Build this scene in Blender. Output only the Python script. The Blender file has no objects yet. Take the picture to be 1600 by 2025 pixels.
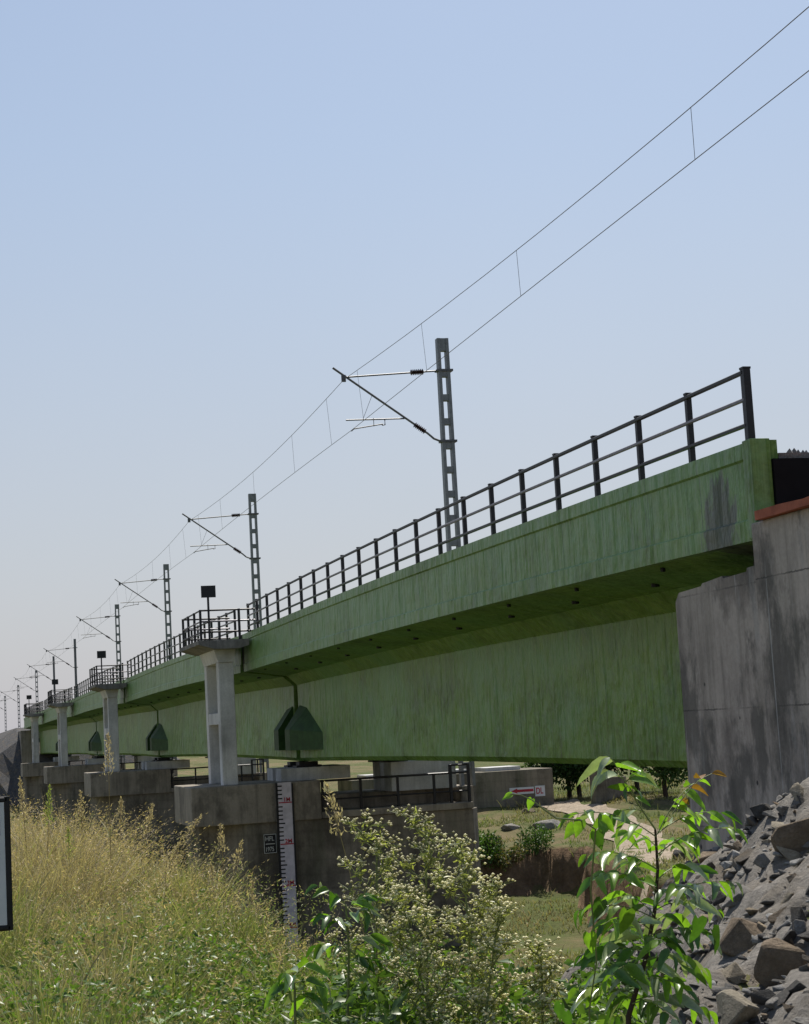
import bpy, bmesh, math, random
import numpy as np
from mathutils import Vector, Matrix
random.seed(7); rng = np.random.default_rng(11)
S = bpy.context.scene
COL = S.collection
R = math.radians

# ---------------------------------------------------------------- camera, sky, sun, exposure
# World axes: +Y runs along the bridge away from the camera, +X across it, Z up. Eye at the origin.
FPX, YAW, PITCH, ROLL = 3500.0, 0.263, 0.12, 0.055
FWD = Vector((math.sin(YAW)*math.cos(PITCH), math.cos(YAW)*math.cos(PITCH), math.sin(PITCH)))
R0 = Vector((math.cos(YAW), -math.sin(YAW), 0)); U0 = R0.cross(FWD)
RGT = math.cos(ROLL)*R0 - math.sin(ROLL)*U0
UPV = math.sin(ROLL)*R0 + math.cos(ROLL)*U0
cd = bpy.data.cameras.new('camera'); cam = bpy.data.objects.new('camera', cd); COL.objects.link(cam)
cd.sensor_fit = 'HORIZONTAL'; cd.sensor_width = 36; cd.lens = 36*FPX/1600
cd.clip_start = .1; cd.clip_end = 9000
cam.matrix_world = Matrix(((RGT.x, UPV.x, -FWD.x, 0), (RGT.y, UPV.y, -FWD.y, 0), (RGT.z, UPV.z, -FWD.z, 0), (0, 0, 0, 1)))
S.camera = cam

SUN_EL, SUN_AZ = 60, 27          # azimuth measured from +Y (bridge axis) towards +X
W = bpy.data.worlds.new('World'); S.world = W; W.use_nodes = True
wn = W.node_tree.nodes; bg = wn['Background']
sky = wn.new('ShaderNodeTexSky'); sky.sky_type = 'NISHITA'; sky.sun_disc = False
sky.sun_elevation = R(SUN_EL); sky.sun_rotation = R(SUN_AZ)
sky.altitude = 200; sky.air_density = 1.0; sky.dust_density = 1.2; sky.ozone_density = 2.5
# haze towards the horizon, the same all round: pale grey veil over the lower sky
wl = W.node_tree.links.new
tint = wn.new('ShaderNodeMix'); tint.data_type = 'RGBA'; tint.blend_type = 'MULTIPLY'; tint.inputs[0].default_value = 1
tint.inputs[7].default_value = (1.0, .96, .87, 1); wl(sky.outputs[0], tint.inputs[6])
tc = wn.new('ShaderNodeTexCoord'); sz = wn.new('ShaderNodeSeparateXYZ'); wl(tc.outputs['Generated'], sz.inputs[0])
hr_ = wn.new('ShaderNodeValToRGB'); e = hr_.color_ramp.elements; e[0].position = 0; e[0].color = (.90, .90, .90, 1); e[1].position = .52; e[1].color = (0, 0, 0, 1)
e2 = e.new(.16); e2.color = (.62, .62, .62, 1); e3 = e.new(.32); e3.color = (.25, .25, .25, 1)
wl(sz.outputs['Z'], hr_.inputs[0])
hz_ = wn.new('ShaderNodeMix'); hz_.data_type = 'RGBA'; wl(hr_.outputs[0], hz_.inputs[0]); wl(tint.outputs[2], hz_.inputs[6]); 
nz_ = wn.new('ShaderNodeTexNoise'); nz_.inputs['Scale'].default_value = 2.2; nz_.inputs['Detail'].default_value = 5; wl(tc.outputs['Generated'], nz_.inputs['Vector'])
nr_ = wn.new('ShaderNodeValToRGB'); nr_.color_ramp.elements[0].position = .3; nr_.color_ramp.elements[0].color = (3.42, 3.40, 3.80, 1); nr_.color_ramp.elements[1].position = .7; nr_.color_ramp.elements[1].color = (3.70, 3.66, 4.04, 1)
wl(nz_.outputs['Fac'], nr_.inputs[0]); wl(nr_.outputs[0], hz_.inputs[7])
wl(hz_.outputs[2], bg.inputs[0]); bg.inputs[1].default_value = 0.115
sl = bpy.data.lights.new('sun', 'SUN'); sl.energy = 4.9; sl.angle = R(.55); sl.color = (1, .95, .86)
so = bpy.data.objects.new('sun', sl); COL.objects.link(so)
sd = Vector((math.sin(R(SUN_AZ))*math.cos(R(SUN_EL)), math.cos(R(SUN_AZ))*math.cos(R(SUN_EL)), math.sin(R(SUN_EL))))
so.rotation_euler = sd.to_track_quat('Z', 'Y').to_euler(); so.location = (60, 60, 80)
S.view_settings.view_transform = 'Standard'; S.view_settings.look = 'None'
S.view_settings.exposure = 0.32; S.view_settings.gamma = 1
S.render.engine = 'CYCLES'

# ---------------------------------------------------------------- helpers
def ray(px, py): return FWD + RGT*((px-800)/FPX) + UPV*((1012.5-py)/FPX)
def at_depth(px, py, d): return ray(px, py)*d
def on_y(px, py, y): r = ray(px, py); return r*(y/r.y)

ORG = {}
def org(o): return ORG.get(o.name, Vector((0, 0, 0)))
def finish(o, parent):
    COL.objects.link(o)
    if parent is not None:
        o.parent = parent; ORG[o.name] = org(parent)
    else: ORG[o.name] = Vector((0, 0, 0))
    return o
def tag(o, label=None, cat=None, group=None, kind=None):
    if label: o['label'] = label
    if cat: o['category'] = cat
    if group: o['group'] = group
    if kind: o['kind'] = kind
    return o
def thing(name, loc, label, cat, group=None):
    o = bpy.data.objects.new(name, None); o.empty_display_size = .2
    o.location = loc; COL.objects.link(o); ORG[o.name] = Vector(loc)
    return tag(o, label, cat, group)
def mesh(name, v, f, mat, parent=None, smooth=False):
    """coordinates are world coordinates; they are stored relative to the parent's origin"""
    off = org(parent) if parent is not None else Vector((0, 0, 0))
    me = bpy.data.meshes.new(name)
    me.from_pydata([(p[0]-off.x, p[1]-off.y, p[2]-off.z) for p in v], [], f)
    me.materials.append(mat)
    if smooth: me.polygons.foreach_set('use_smooth', [True]*len(me.polygons))
    me.update()
    return finish(bpy.data.objects.new(name, me), parent)
def top_mesh(name, v, f, mat, label, cat, group=None, smooth=False):
    return tag(mesh(name, v, f, mat, None, smooth), label, cat, group)

class G:
    """collects vertices and faces"""
    def __init__(s): s.v = []; s.f = []
    def add(s, v, f):
        n = len(s.v); s.v += [tuple(p) for p in v]; s.f += [tuple(i+n for i in q) for q in f]; return s
    def box(s, x0, x1, y0, y1, z0, z1, b=0):
        if b:
            bm = bmesh.new(); bmesh.ops.create_cube(bm, size=1)
            for p in bm.verts: p.co = Vector(((x0+x1)/2+p.co.x*(x1-x0), (y0+y1)/2+p.co.y*(y1-y0), (z0+z1)/2+p.co.z*(z1-z0)))
            bmesh.ops.bevel(bm, geom=bm.edges[:], offset=b, segments=2, affect='EDGES', profile=.6)
            bm.verts.index_update()
            s.add([p.co for p in bm.verts], [[q.index for q in f.verts] for f in bm.faces]); bm.free(); return s
        return s.add([(x0,y0,z0),(x1,y0,z0),(x1,y1,z0),(x0,y1,z0),(x0,y0,z1),(x1,y0,z1),(x1,y1,z1),(x0,y1,z1)],
                     [(3,2,1,0),(4,5,6,7),(0,1,5,4),(1,2,6,5),(2,3,7,6),(3,0,4,7)])
    def tube(s, pts, r, n=6, cap=True):
        pts = [Vector(p) for p in pts]; rs = r if isinstance(r, (list, tuple)) else [r]*len(pts)
        b = len(s.v); m = len(pts)
        for i, p in enumerate(pts):
            t = (pts[min(i+1, m-1)]-pts[max(i-1, 0)]).normalized()
            a = t.cross(Vector((0, 0, 1)) if abs(t.z) < .95 else Vector((1, 0, 0))).normalized(); c = t.cross(a)
            for k in range(n):
                w = 2*math.pi*k/n + math.pi/n
                s.v.append(tuple(p+(a*math.cos(w)+c*math.sin(w))*rs[i]))
        for i in range(m-1):
            for k in range(n):
                k2 = (k+1) % n
                s.f.append((b+i*n+k, b+i*n+k2, b+(i+1)*n+k2, b+(i+1)*n+k))
        if cap:
            s.f.append(tuple(b+k for k in range(n))[::-1]); s.f.append(tuple(b+(m-1)*n+k for k in range(n)))
        return s
    def prism(s, poly, y0, y1):
        """poly in (x,z), extruded along y"""
        n = len(poly)
        v = [(x, y0, z) for x, z in poly]+[(x, y1, z) for x, z in poly]
        f = [tuple(range(n))[::-1], tuple(range(n, 2*n))]+[(i, (i+1) % n, n+(i+1) % n, n+i) for i in range(n)]
        return s.add(v, f)
    def prismz(s, poly, z0, z1, sc=None):
        n = len(poly); p1 = sc or poly
        v = [(x, y, z0) for x, y in poly]+[(x, y, z1) for x, y in p1]
        f = [tuple(range(n))[::-1], tuple(range(n, 2*n))]+[(i, (i+1) % n, n+(i+1) % n, n+i) for i in range(n)]
        return s.add(v, f)
    def build(s, name, mat, parent=None, smooth=False): return mesh(name, s.v, s.f, mat, parent, smooth)

def fast(name, V, T, colr, mat, parent=None, smooth=False):
    """big triangle mesh from arrays, with a colour per vertex"""
    off = org(parent) if parent is not None else Vector((0, 0, 0))
    V = np.asarray(V, np.float32)-np.array(off, np.float32); T = np.asarray(T, np.int32)
    me = bpy.data.meshes.new(name)
    me.vertices.add(len(V)); me.vertices.foreach_set('co', V.ravel())
    me.loops.add(T.size); me.loops.foreach_set('vertex_index', T.ravel())
    me.polygons.add(len(T)); me.polygons.foreach_set('loop_start', np.arange(0, T.size, 3, dtype=np.int32))
    me.polygons.foreach_set('loop_total', np.full(len(T), 3, np.int32))
    if smooth: me.polygons.foreach_set('use_smooth', np.ones(len(T), bool))
    if colr is not None:
        ca = me.color_attributes.new('Col', 'FLOAT_COLOR', 'POINT')
        c4 = np.ones((len(V), 4), np.float32); c4[:, :3] = colr; ca.data.foreach_set('color', c4.ravel())
    me.materials.append(mat); me.update(); me.validate()
    return finish(bpy.data.objects.new(name, me), parent)

def copy_tree(o, parent=None, shift=None):
    c = o.copy(); COL.objects.link(c)
    if parent is not None: c.parent = parent
    if shift is not None: c.location = o.location+Vector(shift)
    ORG[c.name] = org(o) + (Vector(shift) if shift is not None else Vector((0, 0, 0)))
    for ch in list(o.children): copy_tree(ch, c)
    return c

# ---------------------------------------------------------------- materials
def new_mat(name):
    m = bpy.data.materials.new(name); m.use_nodes = True
    nt = m.node_tree; return m, nt, nt.nodes['Principled BSDF']
class N:
    def __init__(s, nt): s.nt = nt
    def n(s, t, **k):
        o = s.nt.nodes.new(t)
        for a, b in k.items():
            if a.startswith('i_'): o.inputs[a[2:].replace('_', ' ')].default_value = b
            else: setattr(o, a, b)
        return o
    def l(s, a, b): s.nt.links.new(a, b)
    def pos(s, scale=(1, 1, 1)):
        g = s.n('ShaderNodeNewGeometry'); m = s.n('ShaderNodeMapping'); m.inputs['Scale'].default_value = scale
        s.l(g.outputs['Position'], m.inputs['Vector']); return m.outputs[0]
    def noise(s, vec, scale, detail=4, rough=.6):
        o = s.n('ShaderNodeTexNoise'); o.inputs['Scale'].default_value = scale; o.inputs['Detail'].default_value = detail
        o.inputs['Roughness'].default_value = rough; s.l(vec, o.inputs['Vector']); return o.outputs['Fac']
    def ramp(s, fac, stops):
        o = s.n('ShaderNodeValToRGB'); e = o.color_ramp.elements
        while len(e) < len(stops): e.new(.5)
        for q, (p, c) in zip(e, stops): q.position = p; q.color = (c[0], c[1], c[2], 1) if hasattr(c, '__len__') else (c, c, c, 1)
        s.l(fac, o.inputs[0]); return o.outputs[0]
    def mix(s, fac, a, b, mode='MIX'):
        o = s.n('ShaderNodeMix', data_type='RGBA', blend_type=mode)
        if isinstance(fac, float): o.inputs[0].default_value = fac
        else: s.l(fac, o.inputs[0])
        for q, x in ((6, a), (7, b)):
            if hasattr(x, 'links') or hasattr(x, 'is_linked'): s.l(x, o.inputs[q])
            else: o.inputs[q].default_value = (*x, 1)
        return o.outputs[2]
    def bump(s, h, strength, dist, bsdf):
        o = s.n('ShaderNodeBump'); o.inputs['Strength'].default_value = strength; o.inputs['Distance'].default_value = dist
        s.l(h, o.inputs['Height']); s.l(o.outputs[0], bsdf.inputs['Normal'])

def mat_plain(name, c, rough=.6, metal=0, var=.15, vscale=6, spec=.4):
    m, nt, b = new_mat(name); q = N(nt)
    f = q.noise(q.pos(), vscale, 5)
    lo = tuple(x*(1-var) for x in c); hi = tuple(min(1, x*(1+var)) for x in c)
    q.l(q.ramp(f, [(.3, lo), (.7, hi)]), b.inputs['Base Color'])
    b.inputs['Roughness'].default_value = rough; b.inputs['Metallic'].default_value = metal
    b.inputs['Specular IOR Level'].default_value = spec
    return m

def mat_concrete(name, base, stain=.5, streak=.35, warm=(1.0, .96, .9), bands=0, rough=.88, algae=0, thinw=.8, patchy=0):
    m, nt, b = new_mat(name); q = N(nt)
    blotch = q.noise(q.pos(), 1.1, 6, .62)
    fine = q.noise(q.pos(), 22, 5, .7)
    vert = q.noise(q.pos((3.2, 3.2, .22)), 1.6, 6, .65)
    thin = q.noise(q.pos((14, 14, .35)), 1.3, 4, .7)
    c = q.ramp(blotch, [(.28, tuple(base*w*.72 for w in warm)), (.5, tuple(base*w for w in warm)), (.74, tuple(base*w*1.22 for w in warm))])
    k1 = q.ramp(vert, [(.34, 1-streak), (.52, 1.0), (.72, 1.0+streak*.35)])
    c = q.mix(1.0, c, k1, 'MULTIPLY')
    k2 = q.ramp(thin, [(.30, 1-streak*thinw), (.44, 1.0)])
    c = q.mix(1.0, c, k2, 'MULTIPLY')
    big = q.noise(q.pos((.8, .8, .5)), 1.0, 7, .7)
    k3 = q.ramp(big, [(.40, 1-stain), (.50, 1.0)])
    c = q.mix(1.0, c, k3, 'MULTIPLY')
    if patchy:
        dp = q.noise(q.pos((1.0, 1.0, .55)), 1.2, 8, .66)
        c = q.mix(q.ramp(dp, [(.48, 0), (.56, patchy)]), c, (.095, .092, .082))
        lp_ = q.noise(q.pos((2.4, 2.4, .5)), 1.1, 6, .66)
        c = q.mix(q.ramp(lp_, [(.58, 0), (.66, .5)]), c, (.33, .325, .31))
        wl_ = q.noise(q.pos((9, 9, .12)), 1.0, 3, .6)
        c = q.mix(q.ramp(wl_, [(.655, 0), (.68, .6)]), c, (.48, .48, .47))
        g = q.n('ShaderNodeNewGeometry'); sx = q.n('ShaderNodeSeparateXYZ'); q.l(g.outputs['Position'], sx.inputs[0])
        a1 = q.n('ShaderNodeMath', operation='MULTIPLY_ADD'); q.l(fine, a1.inputs[0]); a1.inputs[1].default_value = .03; q.l(sx.outputs['Z'], a1.inputs[2])
        a2 = q.n('ShaderNodeMath', operation='DIVIDE'); q.l(a1.outputs[0], a2.inputs[0]); a2.inputs[1].default_value = 1.18
        a3 = q.n('ShaderNodeMath', operation='FRACT'); q.l(a2.outputs[0], a3.inputs[0])
        jl = q.n('ShaderNodeMath', operation='LESS_THAN'); q.l(a3.outputs[0], jl.inputs[0]); jl.inputs[1].default_value = .013
        jm = q.n('ShaderNodeMath', operation='MULTIPLY'); q.l(jl.outputs[0], jm.inputs[0]); q.l(q.ramp(blotch, [(.42, 0), (.55, .7)]), jm.inputs[1])
        c = q.mix(jm.outputs[0], c, (.06, .058, .054))
        vo = q.n('ShaderNodeTexVoronoi'); vo.inputs['Scale'].default_value = 2.3; q.l(q.pos((1, 1, .9)), vo.inputs['Vector'])
        c = q.mix(q.ramp(vo.outputs['Distance'], [(.045, .9), (.065, 0)]), c, (.04, .04, .038))
    if bands:
        w = q.n('ShaderNodeTexWave', wave_type='BANDS', bands_direction='Z'); w.inputs['Scale'].default_value = bands
        w.inputs['Distortion'].default_value = .6; w.inputs['Detail'].default_value = 2; w.inputs['Detail Scale'].default_value = 2
        q.l(q.pos(), w.inputs['Vector'])
        c = q.mix(1.0, c, q.ramp(w.outputs['Fac'], [(.0, .90), (.12, 1.0), (1, 1.03)]), 'MULTIPLY')
    if algae:
        c = q.mix(q.ramp(q.noise(q.pos((1.5, 1.5, .3)), 1.2, 5), [(.48, 0), (.7, algae)]), c, (.07, .085, .045))
    c = q.mix(1.0, c, q.ramp(fine, [(.2, .82), (.8, 1.12)]), 'MULTIPLY')
    q.l(c, b.inputs['Base Color']); b.inputs['Roughness'].default_value = rough; b.inputs['Specular IOR Level'].default_value = .25
    q.bump(fine, .35, .01, b)
    return m

def mat_paint():
    """weathered green paint over concrete: pale streaks, dark drips, patches worn to grey"""
    m, nt, b = new_mat('green_paint'); q = N(nt)
    patch = q.noise(q.pos((.8, .75, 1.0)), 1.0, 7, .68)
    fine = q.noise(q.pos(), 26, 5, .7)
    drip = q.noise(q.pos((7, 7, .22)), 1.7, 5, .68)
    thin = q.noise(q.pos((22, 22, .5)), 1.5, 4, .7)
    c = q.ramp(patch, [(.34, (.048, .115, .010)), (.46, (.092, .205, .018)), (.58, (.135, .270, .032)), (.74, (.185, .310, .062))])
    c = q.mix(q.ramp(drip, [(.52, 0), (.68, .50)]), c, (.205, .33, .115))
    c = q.mix(q.ramp(drip, [(.32, .85), (.46, 0)]), c, (.046, .092, .013))
    c = q.mix(q.ramp(thin, [(.56, 0), (.70, .35)]), c, (.24, .34, .13))
    c = q.mix(q.ramp(thin, [(.28, .5), (.40, 0)]), c, (.04, .068, .02))
    wear = q.noise(q.pos((1.1, 1.1, 1.6)), 3.1, 8, .75)
    c = q.mix(q.ramp(wear, [(.62, 0), (.72, .85)]), c, (.060, .066, .052))
    mott = q.noise(q.pos((1, 1.3, 1)), 6.5, 7, .72)
    c = q.mix(q.ramp(mott, [(.52, 0), (.70, .65)]), c, (.20, .36, .135))
    c = q.mix(1.0, c, q.ramp(mott, [(.28, .50), (.48, 1.0)]), 'MULTIPLY')
    # pale lime wash-out running down the upper web and over the kerb, ragged at its lower end
    g0 = q.n('ShaderNodeNewGeometry'); s0 = q.n('ShaderNodeSeparateXYZ'); q.l(g0.outputs['Position'], s0.inputs[0])
    o0 = q.n('ShaderNodeMath', operation='MULTIPLY_ADD'); q.l(drip, o0.inputs[0]); o0.inputs[1].default_value = 1.5; q.l(s0.outputs['Z'], o0.inputs[2])
    o0.use_clamp = False; sc0 = q.n('ShaderNodeMath', operation='MULTIPLY'); q.l(o0.outputs[0], sc0.inputs[0]); sc0.inputs[1].default_value = .25
    c = q.mix(q.ramp(sc0.outputs[0], [(.22, 0), (.44, .34), (.50, .34), (.58, .05)]), c, (.185, .255, .075))
    c = q.mix(q.ramp(q.noise(q.pos((.5, .3, .5)), 1.3, 5, .6), [(.48, 0), (.62, .6)]), c, (.14, .295, .095))
    # joints of the shuttering every 1.36 m, and a dark tar stain near the end of the first span
    g = q.n('ShaderNodeNewGeometry'); sx = q.n('ShaderNodeSeparateXYZ'); q.l(g.outputs['Position'], sx.inputs[0])
    def mth(op, a_, b_=None):
        o = q.n('ShaderNodeMath', operation=op)
        for k_, v_ in ((0, a_), (1, b_)):
            if v_ is None: continue
            if isinstance(v_, (int, float)): o.inputs[k_].default_value = v_
            else: q.l(v_, o.inputs[k_])
        return o.outputs[0]
    fr_ = mth('FRACT', mth('DIVIDE', mth('ADD', sx.outputs['Y'], mth('MULTIPLY', wear, .05)), 1.3625))
    ln_ = mth('MULTIPLY', mth('LESS_THAN', fr_, .016), q.ramp(patch, [(.40, 0), (.52, .75)]))
    ln_ = mth('MULTIPLY', ln_, mth('LESS_THAN', sx.outputs['X'], 7.6))
    c = q.mix(ln_, c, (.035, .055, .028))
    fd_ = mth('MULTIPLY', mth('LESS_THAN', sx.outputs['X'], 7.6), q.ramp(patch, [(.35, .15), (.6, .5)]))
    c = q.mix(fd_, c, (.195, .315, .150))
    ey_ = mth('DIVIDE', mth('SUBTRACT', sx.outputs['Y'], 15.92), .40); ez_ = mth('DIVIDE', mth('SUBTRACT', sx.outputs['Z'], 1.74), .58)
    rr_ = mth('ADD', mth('ADD', mth('POWER', ey_, 2.0), mth('POWER', ez_, 2.0)), mth('MULTIPLY', mth('SUBTRACT', q.noise(q.pos((1.5, 1.5, .7)), 5, 5), .5), 2.6))
    c = q.mix(q.ramp(rr_, [(.55, .85), (1.0, 0)]), c, (.062, .062, .056))
    c = q.mix(1.0, c, q.ramp(fine, [(.2, .80), (.8, 1.16)]), 'MULTIPLY')
    q.l(c, b.inputs['Base Color']); b.inputs['Roughness'].default_value = .45; b.inputs['Specular IOR Level'].default_value = .35
    hh = q.noise(q.pos((1, 1.2, .8)), 2.6, 4, .5); rp_ = q.noise(q.pos((3.5, 3.5, .35)), 1.2, 3, .5)
    hs = q.n('ShaderNodeMath', operation='ADD'); q.l(hh, hs.inputs[0]); q.l(rp_, hs.inputs[1])
    q.bump(hs.outputs[0], .7, .09, b)
    return m

def mat_leaf(name, rough=.42, trans=.35, spec=.5, colour=None, tmul=(1.25, 1.4, .6)):
    m, nt, b = new_mat(name); q = N(nt)
    if colour is None:
        a = q.n('ShaderNodeVertexColor', layer_name='Col'); c = a.outputs[0]
    else:
        oi = q.n('ShaderNodeObjectInfo')
        c = q.ramp(oi.outputs['Random'], [(0, tuple(x*.7 for x in colour)), (.55, colour), (1, tuple(min(1, x*1.35) for x in colour))])
        vein = q.noise(q.pos(), 60, 3)
        c = q.mix(1.0, c, q.ramp(vein, [(.3, .82), (.7, 1.15)]), 'MULTIPLY')
    q.l(c, b.inputs['Base Color']); b.inputs['Roughness'].default_value = rough; b.inputs['Specular IOR Level'].default_value = spec
    t = q.n('ShaderNodeBsdfTranslucent')
    tc = q.mix(1.0, c, tmul, 'MULTIPLY'); q.l(tc, t.inputs[0])
    mx = q.n('ShaderNodeMixShader'); mx.inputs[0].default_value = trans
    q.l(b.outputs[0], mx.inputs[1]); q.l(t.outputs[0], mx.inputs[2])
    q.l(mx.outputs[0], nt.nodes['Material Output'].inputs[0])
    return m

def mat_ground():
    m, nt, b = new_mat('ground_soil'); q = N(nt)
    big = q.noise(q.pos(), .16, 6, .65); mid = q.noise(q.pos(), .9, 6, .65); fine = q.noise(q.pos(), 9, 6, .7)
    c = q.ramp(big, [(.30, (.070, .085, .026)), (.45, (.10, .10, .042)), (.55, (.15, .12, .065)), (.72, (.19, .145, .088))])
    c = q.mix(q.ramp(mid, [(.45, 0), (.62, .75)]), c, (.068, .095, .026))
    # bare earth on steep faces
    g = q.n('ShaderNodeNewGeometry'); sx = q.n('ShaderNodeSeparateXYZ'); q.l(g.outputs['True Normal'], sx.inputs[0])
    steep = q.ramp(sx.outputs['Z'], [(.62, 1), (.86, 0)])
    earth = q.ramp(q.noise(q.pos((1, 1, .6)), 2.2, 6, .7), [(.3, (.11, .072, .045)), (.7, (.22, .15, .095))])
    c = q.mix(steep, c, earth)
    c = q.mix(1.0, c, q.ramp(fine, [(.25, .7), (.75, 1.25)]), 'MULTIPLY')
    q.l(c, b.inputs['Base Color']); b.inputs['Roughness'].default_value = .95; b.inputs['Specular IOR Level'].default_value = .1
    q.bump(fine, .8, .06, b)
    return m

def mat_stone(name, base, warm=(1, .97, .92), attr=False):
    m, nt, b = new_mat(name); q = N(nt)
    f = q.noise(q.pos(), 7, 8, .72); g = q.noise(q.pos(), 40, 4, .7); h = q.noise(q.pos(), 2.0, 3)
    c = q.ramp(f, [(.28, tuple(base*w*.55 for w in warm)), (.5, tuple(base*w for w in warm)), (.75, tuple(base*w*1.45 for w in warm))])
    c = q.mix(1.0, c, q.ramp(g, [(.3, .8), (.7, 1.2)]), 'MULTIPLY')
    c = q.mix(q.ramp(h, [(.5, 0), (.7, .4)]), c, (.2, .15, .09))
    if attr:
        a = q.n('ShaderNodeVertexColor', layer_name='Col'); c = q.mix(1.0, a.outputs[0], q.ramp(f, [(.25, .6), (.75, 1.4)]), 'MULTIPLY')
    q.l(c, b.inputs['Base Color']); b.inputs['Roughness'].default_value = .9; b.inputs['Specular IOR Level'].default_value = .2
    hh = q.noise(q.pos(), 12, 8, .75); q.bump(hh, 1.0, .06, b)
    return m

M = dict(
    paint=mat_paint(),
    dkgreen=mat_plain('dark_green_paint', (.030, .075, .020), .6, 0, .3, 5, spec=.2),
    pier=mat_concrete('pier_concrete', .20, .40, .30, (1.12, .97, .76), bands=.9, algae=.5),
    cap=mat_concrete('cap_concrete', .27, .4, .3, (1.12, .98, .80)),
    column=mat_concrete('column_concrete', .62, .15, .16, (1, .98, .95)),
    slab=mat_concrete('slab_concrete', .25, .35, .3, (1, .93, .84)),
    abut=mat_concrete('abutment_concrete', .39, .45, .30, (1.12, 1.0, .87), algae=.15, thinw=.35, patchy=.75),
    white=mat_concrete('whitewashed_concrete', .55, .2, .2, (1, .99, .96)),
    rail=mat_plain('railing_steel', (.010, .0095, .012), .5, .0, .3, 9),
    rail_mid=mat_plain('railing_grey_pipe', (.17, .16, .18), .45, .3, .2, 9),
    mast=mat_plain('galvanised_steel', (.17, .18, .185), .5, .45, .2, 8),
    tubem=mat_plain('cantilever_tube', (.10, .10, .105), .5, .4, .2, 8),
    insul=mat_plain('brown_porcelain', (.035, .018, .016), .3, 0, .2, 10),
    wire=mat_plain('wire_copper', (.10, .095, .095), .5, .5, .1, 3),
    black=mat_plain('black_paint', (.012, .012, .014), .6, 0, .3, 9),
    jet_black=mat_plain('jet_black_board', (.006, .006, .007), .8, 0, .3, 5, spec=.15),  # near-black board closing the near end of the ballast trough
    ballast=mat_stone('ballast_stone', .26, (1, .97, 1.0)),
    coping=mat_plain('red_oxide_coping', (.33, .105, .06), .75, 0, .3, 7, spec=.2),
    board=mat_plain('white_board', (.62, .63, .66), .5, 0, .08, 4),
    gauge=mat_plain('gauge_white_paint', (.60, .55, .60), .7, 0, .18, 7, spec=.2),
    red=mat_plain('red_paint', (.40, .035, .05), .65, 0, .2, 12, spec=.2),
    pale=mat_plain('pale_lettering', (.50, .50, .46), .7, 0, .2, 12, spec=.2),
    purple=mat_plain('faded_purple_ink', (.20, .15, .27), .7, 0, .2, 12),
    ground=mat_ground(),
    path=mat_stone('dusty_path', .33, (1, .82, .62)),
    gravel=mat_stone('rubble_gravel', .21, (1.05, .97, .87)),
    stones=mat_stone('loose_stones', .3, attr=True),
    rock_grey=mat_stone('grey_rock', .22, (1.03, .98, .91)),
    rock_dark=mat_stone('dark_rock', .085, (1, .95, .9)),
    rock_brown=mat_stone('brown_rock', .20, (1.1, .86, .62)),
    rock_tan=mat_stone('tan_rock', .33, (1, .88, .68)),
    pitch=mat_stone('stone_pitching', .075, (1, .98, 1.0)),
    grass=mat_leaf('grass_blades', .55, .35, .35, None, (1.15, 1.25, .75)),
    leafc=mat_leaf('weed_leaves', .42, .38, .5),
    treeleaf=mat_leaf('tree_leaves', .55, .25, .3),
    stemg=mat_plain('green_stem', (.17, .20, .075), .6, 0, .25, 30),
    stemd=mat_plain('dry_stem', (.33, .25, .11), .7, 0, .25, 30),
    bark=mat_plain('dark_bark', (.055, .035, .028), .8, 0, .35, 25),
    leaf_lime=mat_leaf('young_leaf', .34, .5, .6, (.15, .27, .026)),
    leaf_green=mat_leaf('mature_leaf', .32, .38, .7, (.065, .15, .020)),
    leaf_pale=mat_leaf('pale_glossy_leaf', .24, .2, 1.0, (.30, .36, .20)),
    leaf_matt=mat_leaf('matt_broad_leaf', .6, .3, .3, (.20, .28, .13)),
    leaf_rust=mat_leaf('rusty_shoot', .4, .35, .5, (.30, .15, .03)),
    flower=mat_leaf('white_flower', .7, .3, .2, (.82, .77, .48), (1, 1, .85)),
    flower_old=mat_plain('white_flower_old', (.78, .78, .66), .7, 0, .1, 40, spec=.2),
)

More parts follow.
